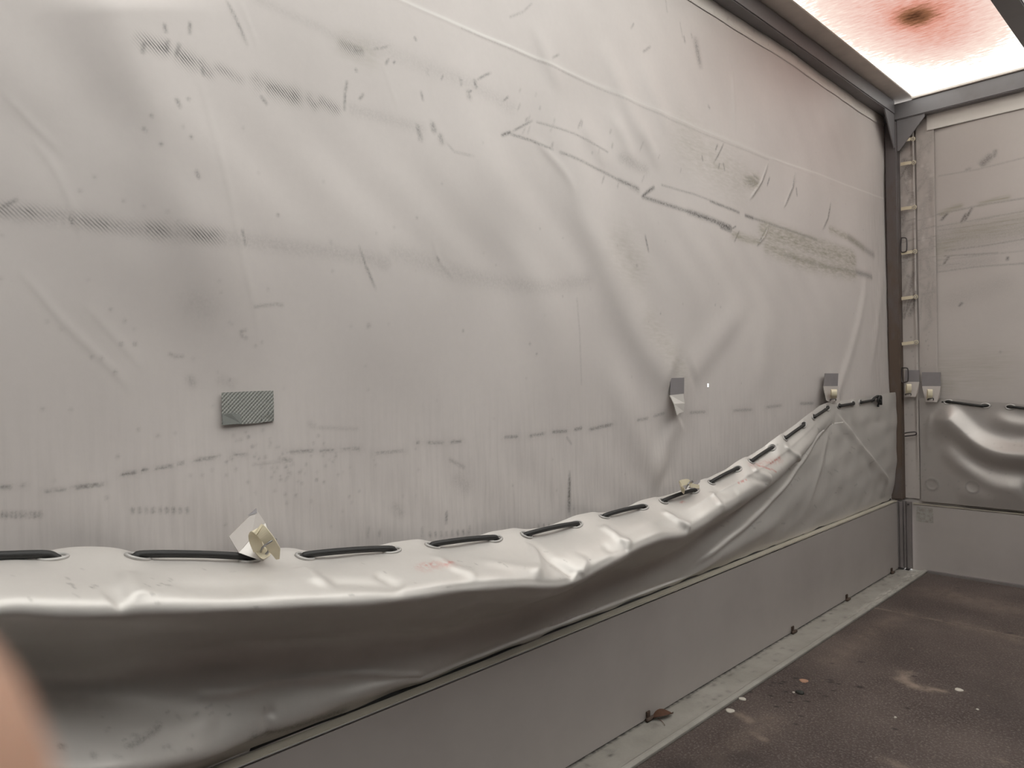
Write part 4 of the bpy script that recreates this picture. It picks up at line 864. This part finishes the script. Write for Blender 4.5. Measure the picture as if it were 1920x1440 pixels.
disc('dirt_clod', 'black clod of dirt on the deck among the droplets', 1500, 1300, .013, .010, .007, M['clod'], None, .8)
disc('paint_fleck', 'tiny white fleck on the deck beside the black clod', 1488, 1299, .004, .004, .003, M['chalk'], 'white flecks on the deck', .8)
disc('paint_fleck.001', 'tiny white fleck on the deck below the curved tan scrape', 1679, 1346, .004, .004, .003, M['chalk'], 'white flecks on the deck', .8)
disc('paint_fleck.002', 'tiny white fleck on the deck, rightmost in the open brown area', 1833, 1331, .004, .004, .003, M['chalk'], 'white flecks on the deck', .8)

# ================================================================== THE PHOTOGRAPHER'S HAND (one fingertip shows, out of focus)
def cp(x, y, z): return CAM+RX*x+UX*y+FX*z              # metres right / up / ahead of the lens
d_ = cp(0, 0, 0)
zf = .027
def fpx(px, py, z=zf): return np.array([(px-960)/FPX*z, -(py-720)/FPX*z, z])
e0, e1 = fpx(-56, 985), fpx(36, 1440); ax = (e1-e0)/np.linalg.norm(e1-e0); nrm = np.array([-ax[1], ax[0], 0]); nrm = nrm if nrm[0] < 0 else -nrm
tipc = e0+nrm*.0078+ax*.001; 
joints = [tipc, tipc+ax*.012, tipc+ax*.024, tipc+ax*.044+np.array([0, 0, -.008]), tipc+ax*.072+np.array([-.004, 0, -.030])]
vs = []; es = []; rd = []
def add(p, r, par=None):
    vs.append(tuple(cp(*p))); rd.append(r)
    if par is not None: es.append((par, len(vs)-1))
    return len(vs)-1
palm = joints[-1]+np.array([-.012, -.030, -.03])
root_i = add(palm, .022); wrist = add(palm+np.array([-.004, -.055, -.02]), .023, root_i); fore = add(palm+np.array([-.004, -.16, -.05]), .030, wrist); add(palm+np.array([-.002, -.27, -.09]), .036, fore)
kn1 = add(joints[4], .011, root_i); a_ = add(joints[3], .0092, kn1); b_ = add(joints[2], .0084, a_); c_ = add(joints[1], .0082, b_); add(joints[0], .0070, c_)
for k in range(1, 4):                                            # the other fingers, curled behind the phone
    off = np.array([-.020*k, -.006*k, -.004*k]); k0 = add(joints[4]+off, .0105, root_i)
    k1 = add(joints[4]+off+np.array([-.004, .030, -.016]), .0090, k0); k2 = add(joints[4]+off+np.array([.004, .040, -.036]), .0082, k1); add(joints[4]+off+np.array([.012, .028, -.046]), .0072, k2)
t0_ = add(palm+np.array([.024, .006, -.010]), .013, root_i); t1_ = add(palm+np.array([.040, .030, -.020]), .0105, t0_); add(palm+np.array([.046, .054, -.028]), .0088, t1_)
me = bpy.data.meshes.new('m'); me.from_pydata(vs, es, [])
root = thing('person', "photographer's bare hand, one out-of-focus fingertip at the bottom left corner", 'person', tuple(cp(*palm)))
o = part('hand', me, M['skin'], root)
bpy.context.view_layer.objects.active = o
md = o.modifiers.new('skin', 'SKIN'); md.use_smooth_shade = True
for i, r in enumerate(rd):
    me.skin_vertices[0].data[i].radius = (r, r); me.skin_vertices[0].data[i].use_root = (i == 0)
o.modifiers.new('sub', 'SUBSURF').levels = 2; o.modifiers['sub'].render_levels = 2
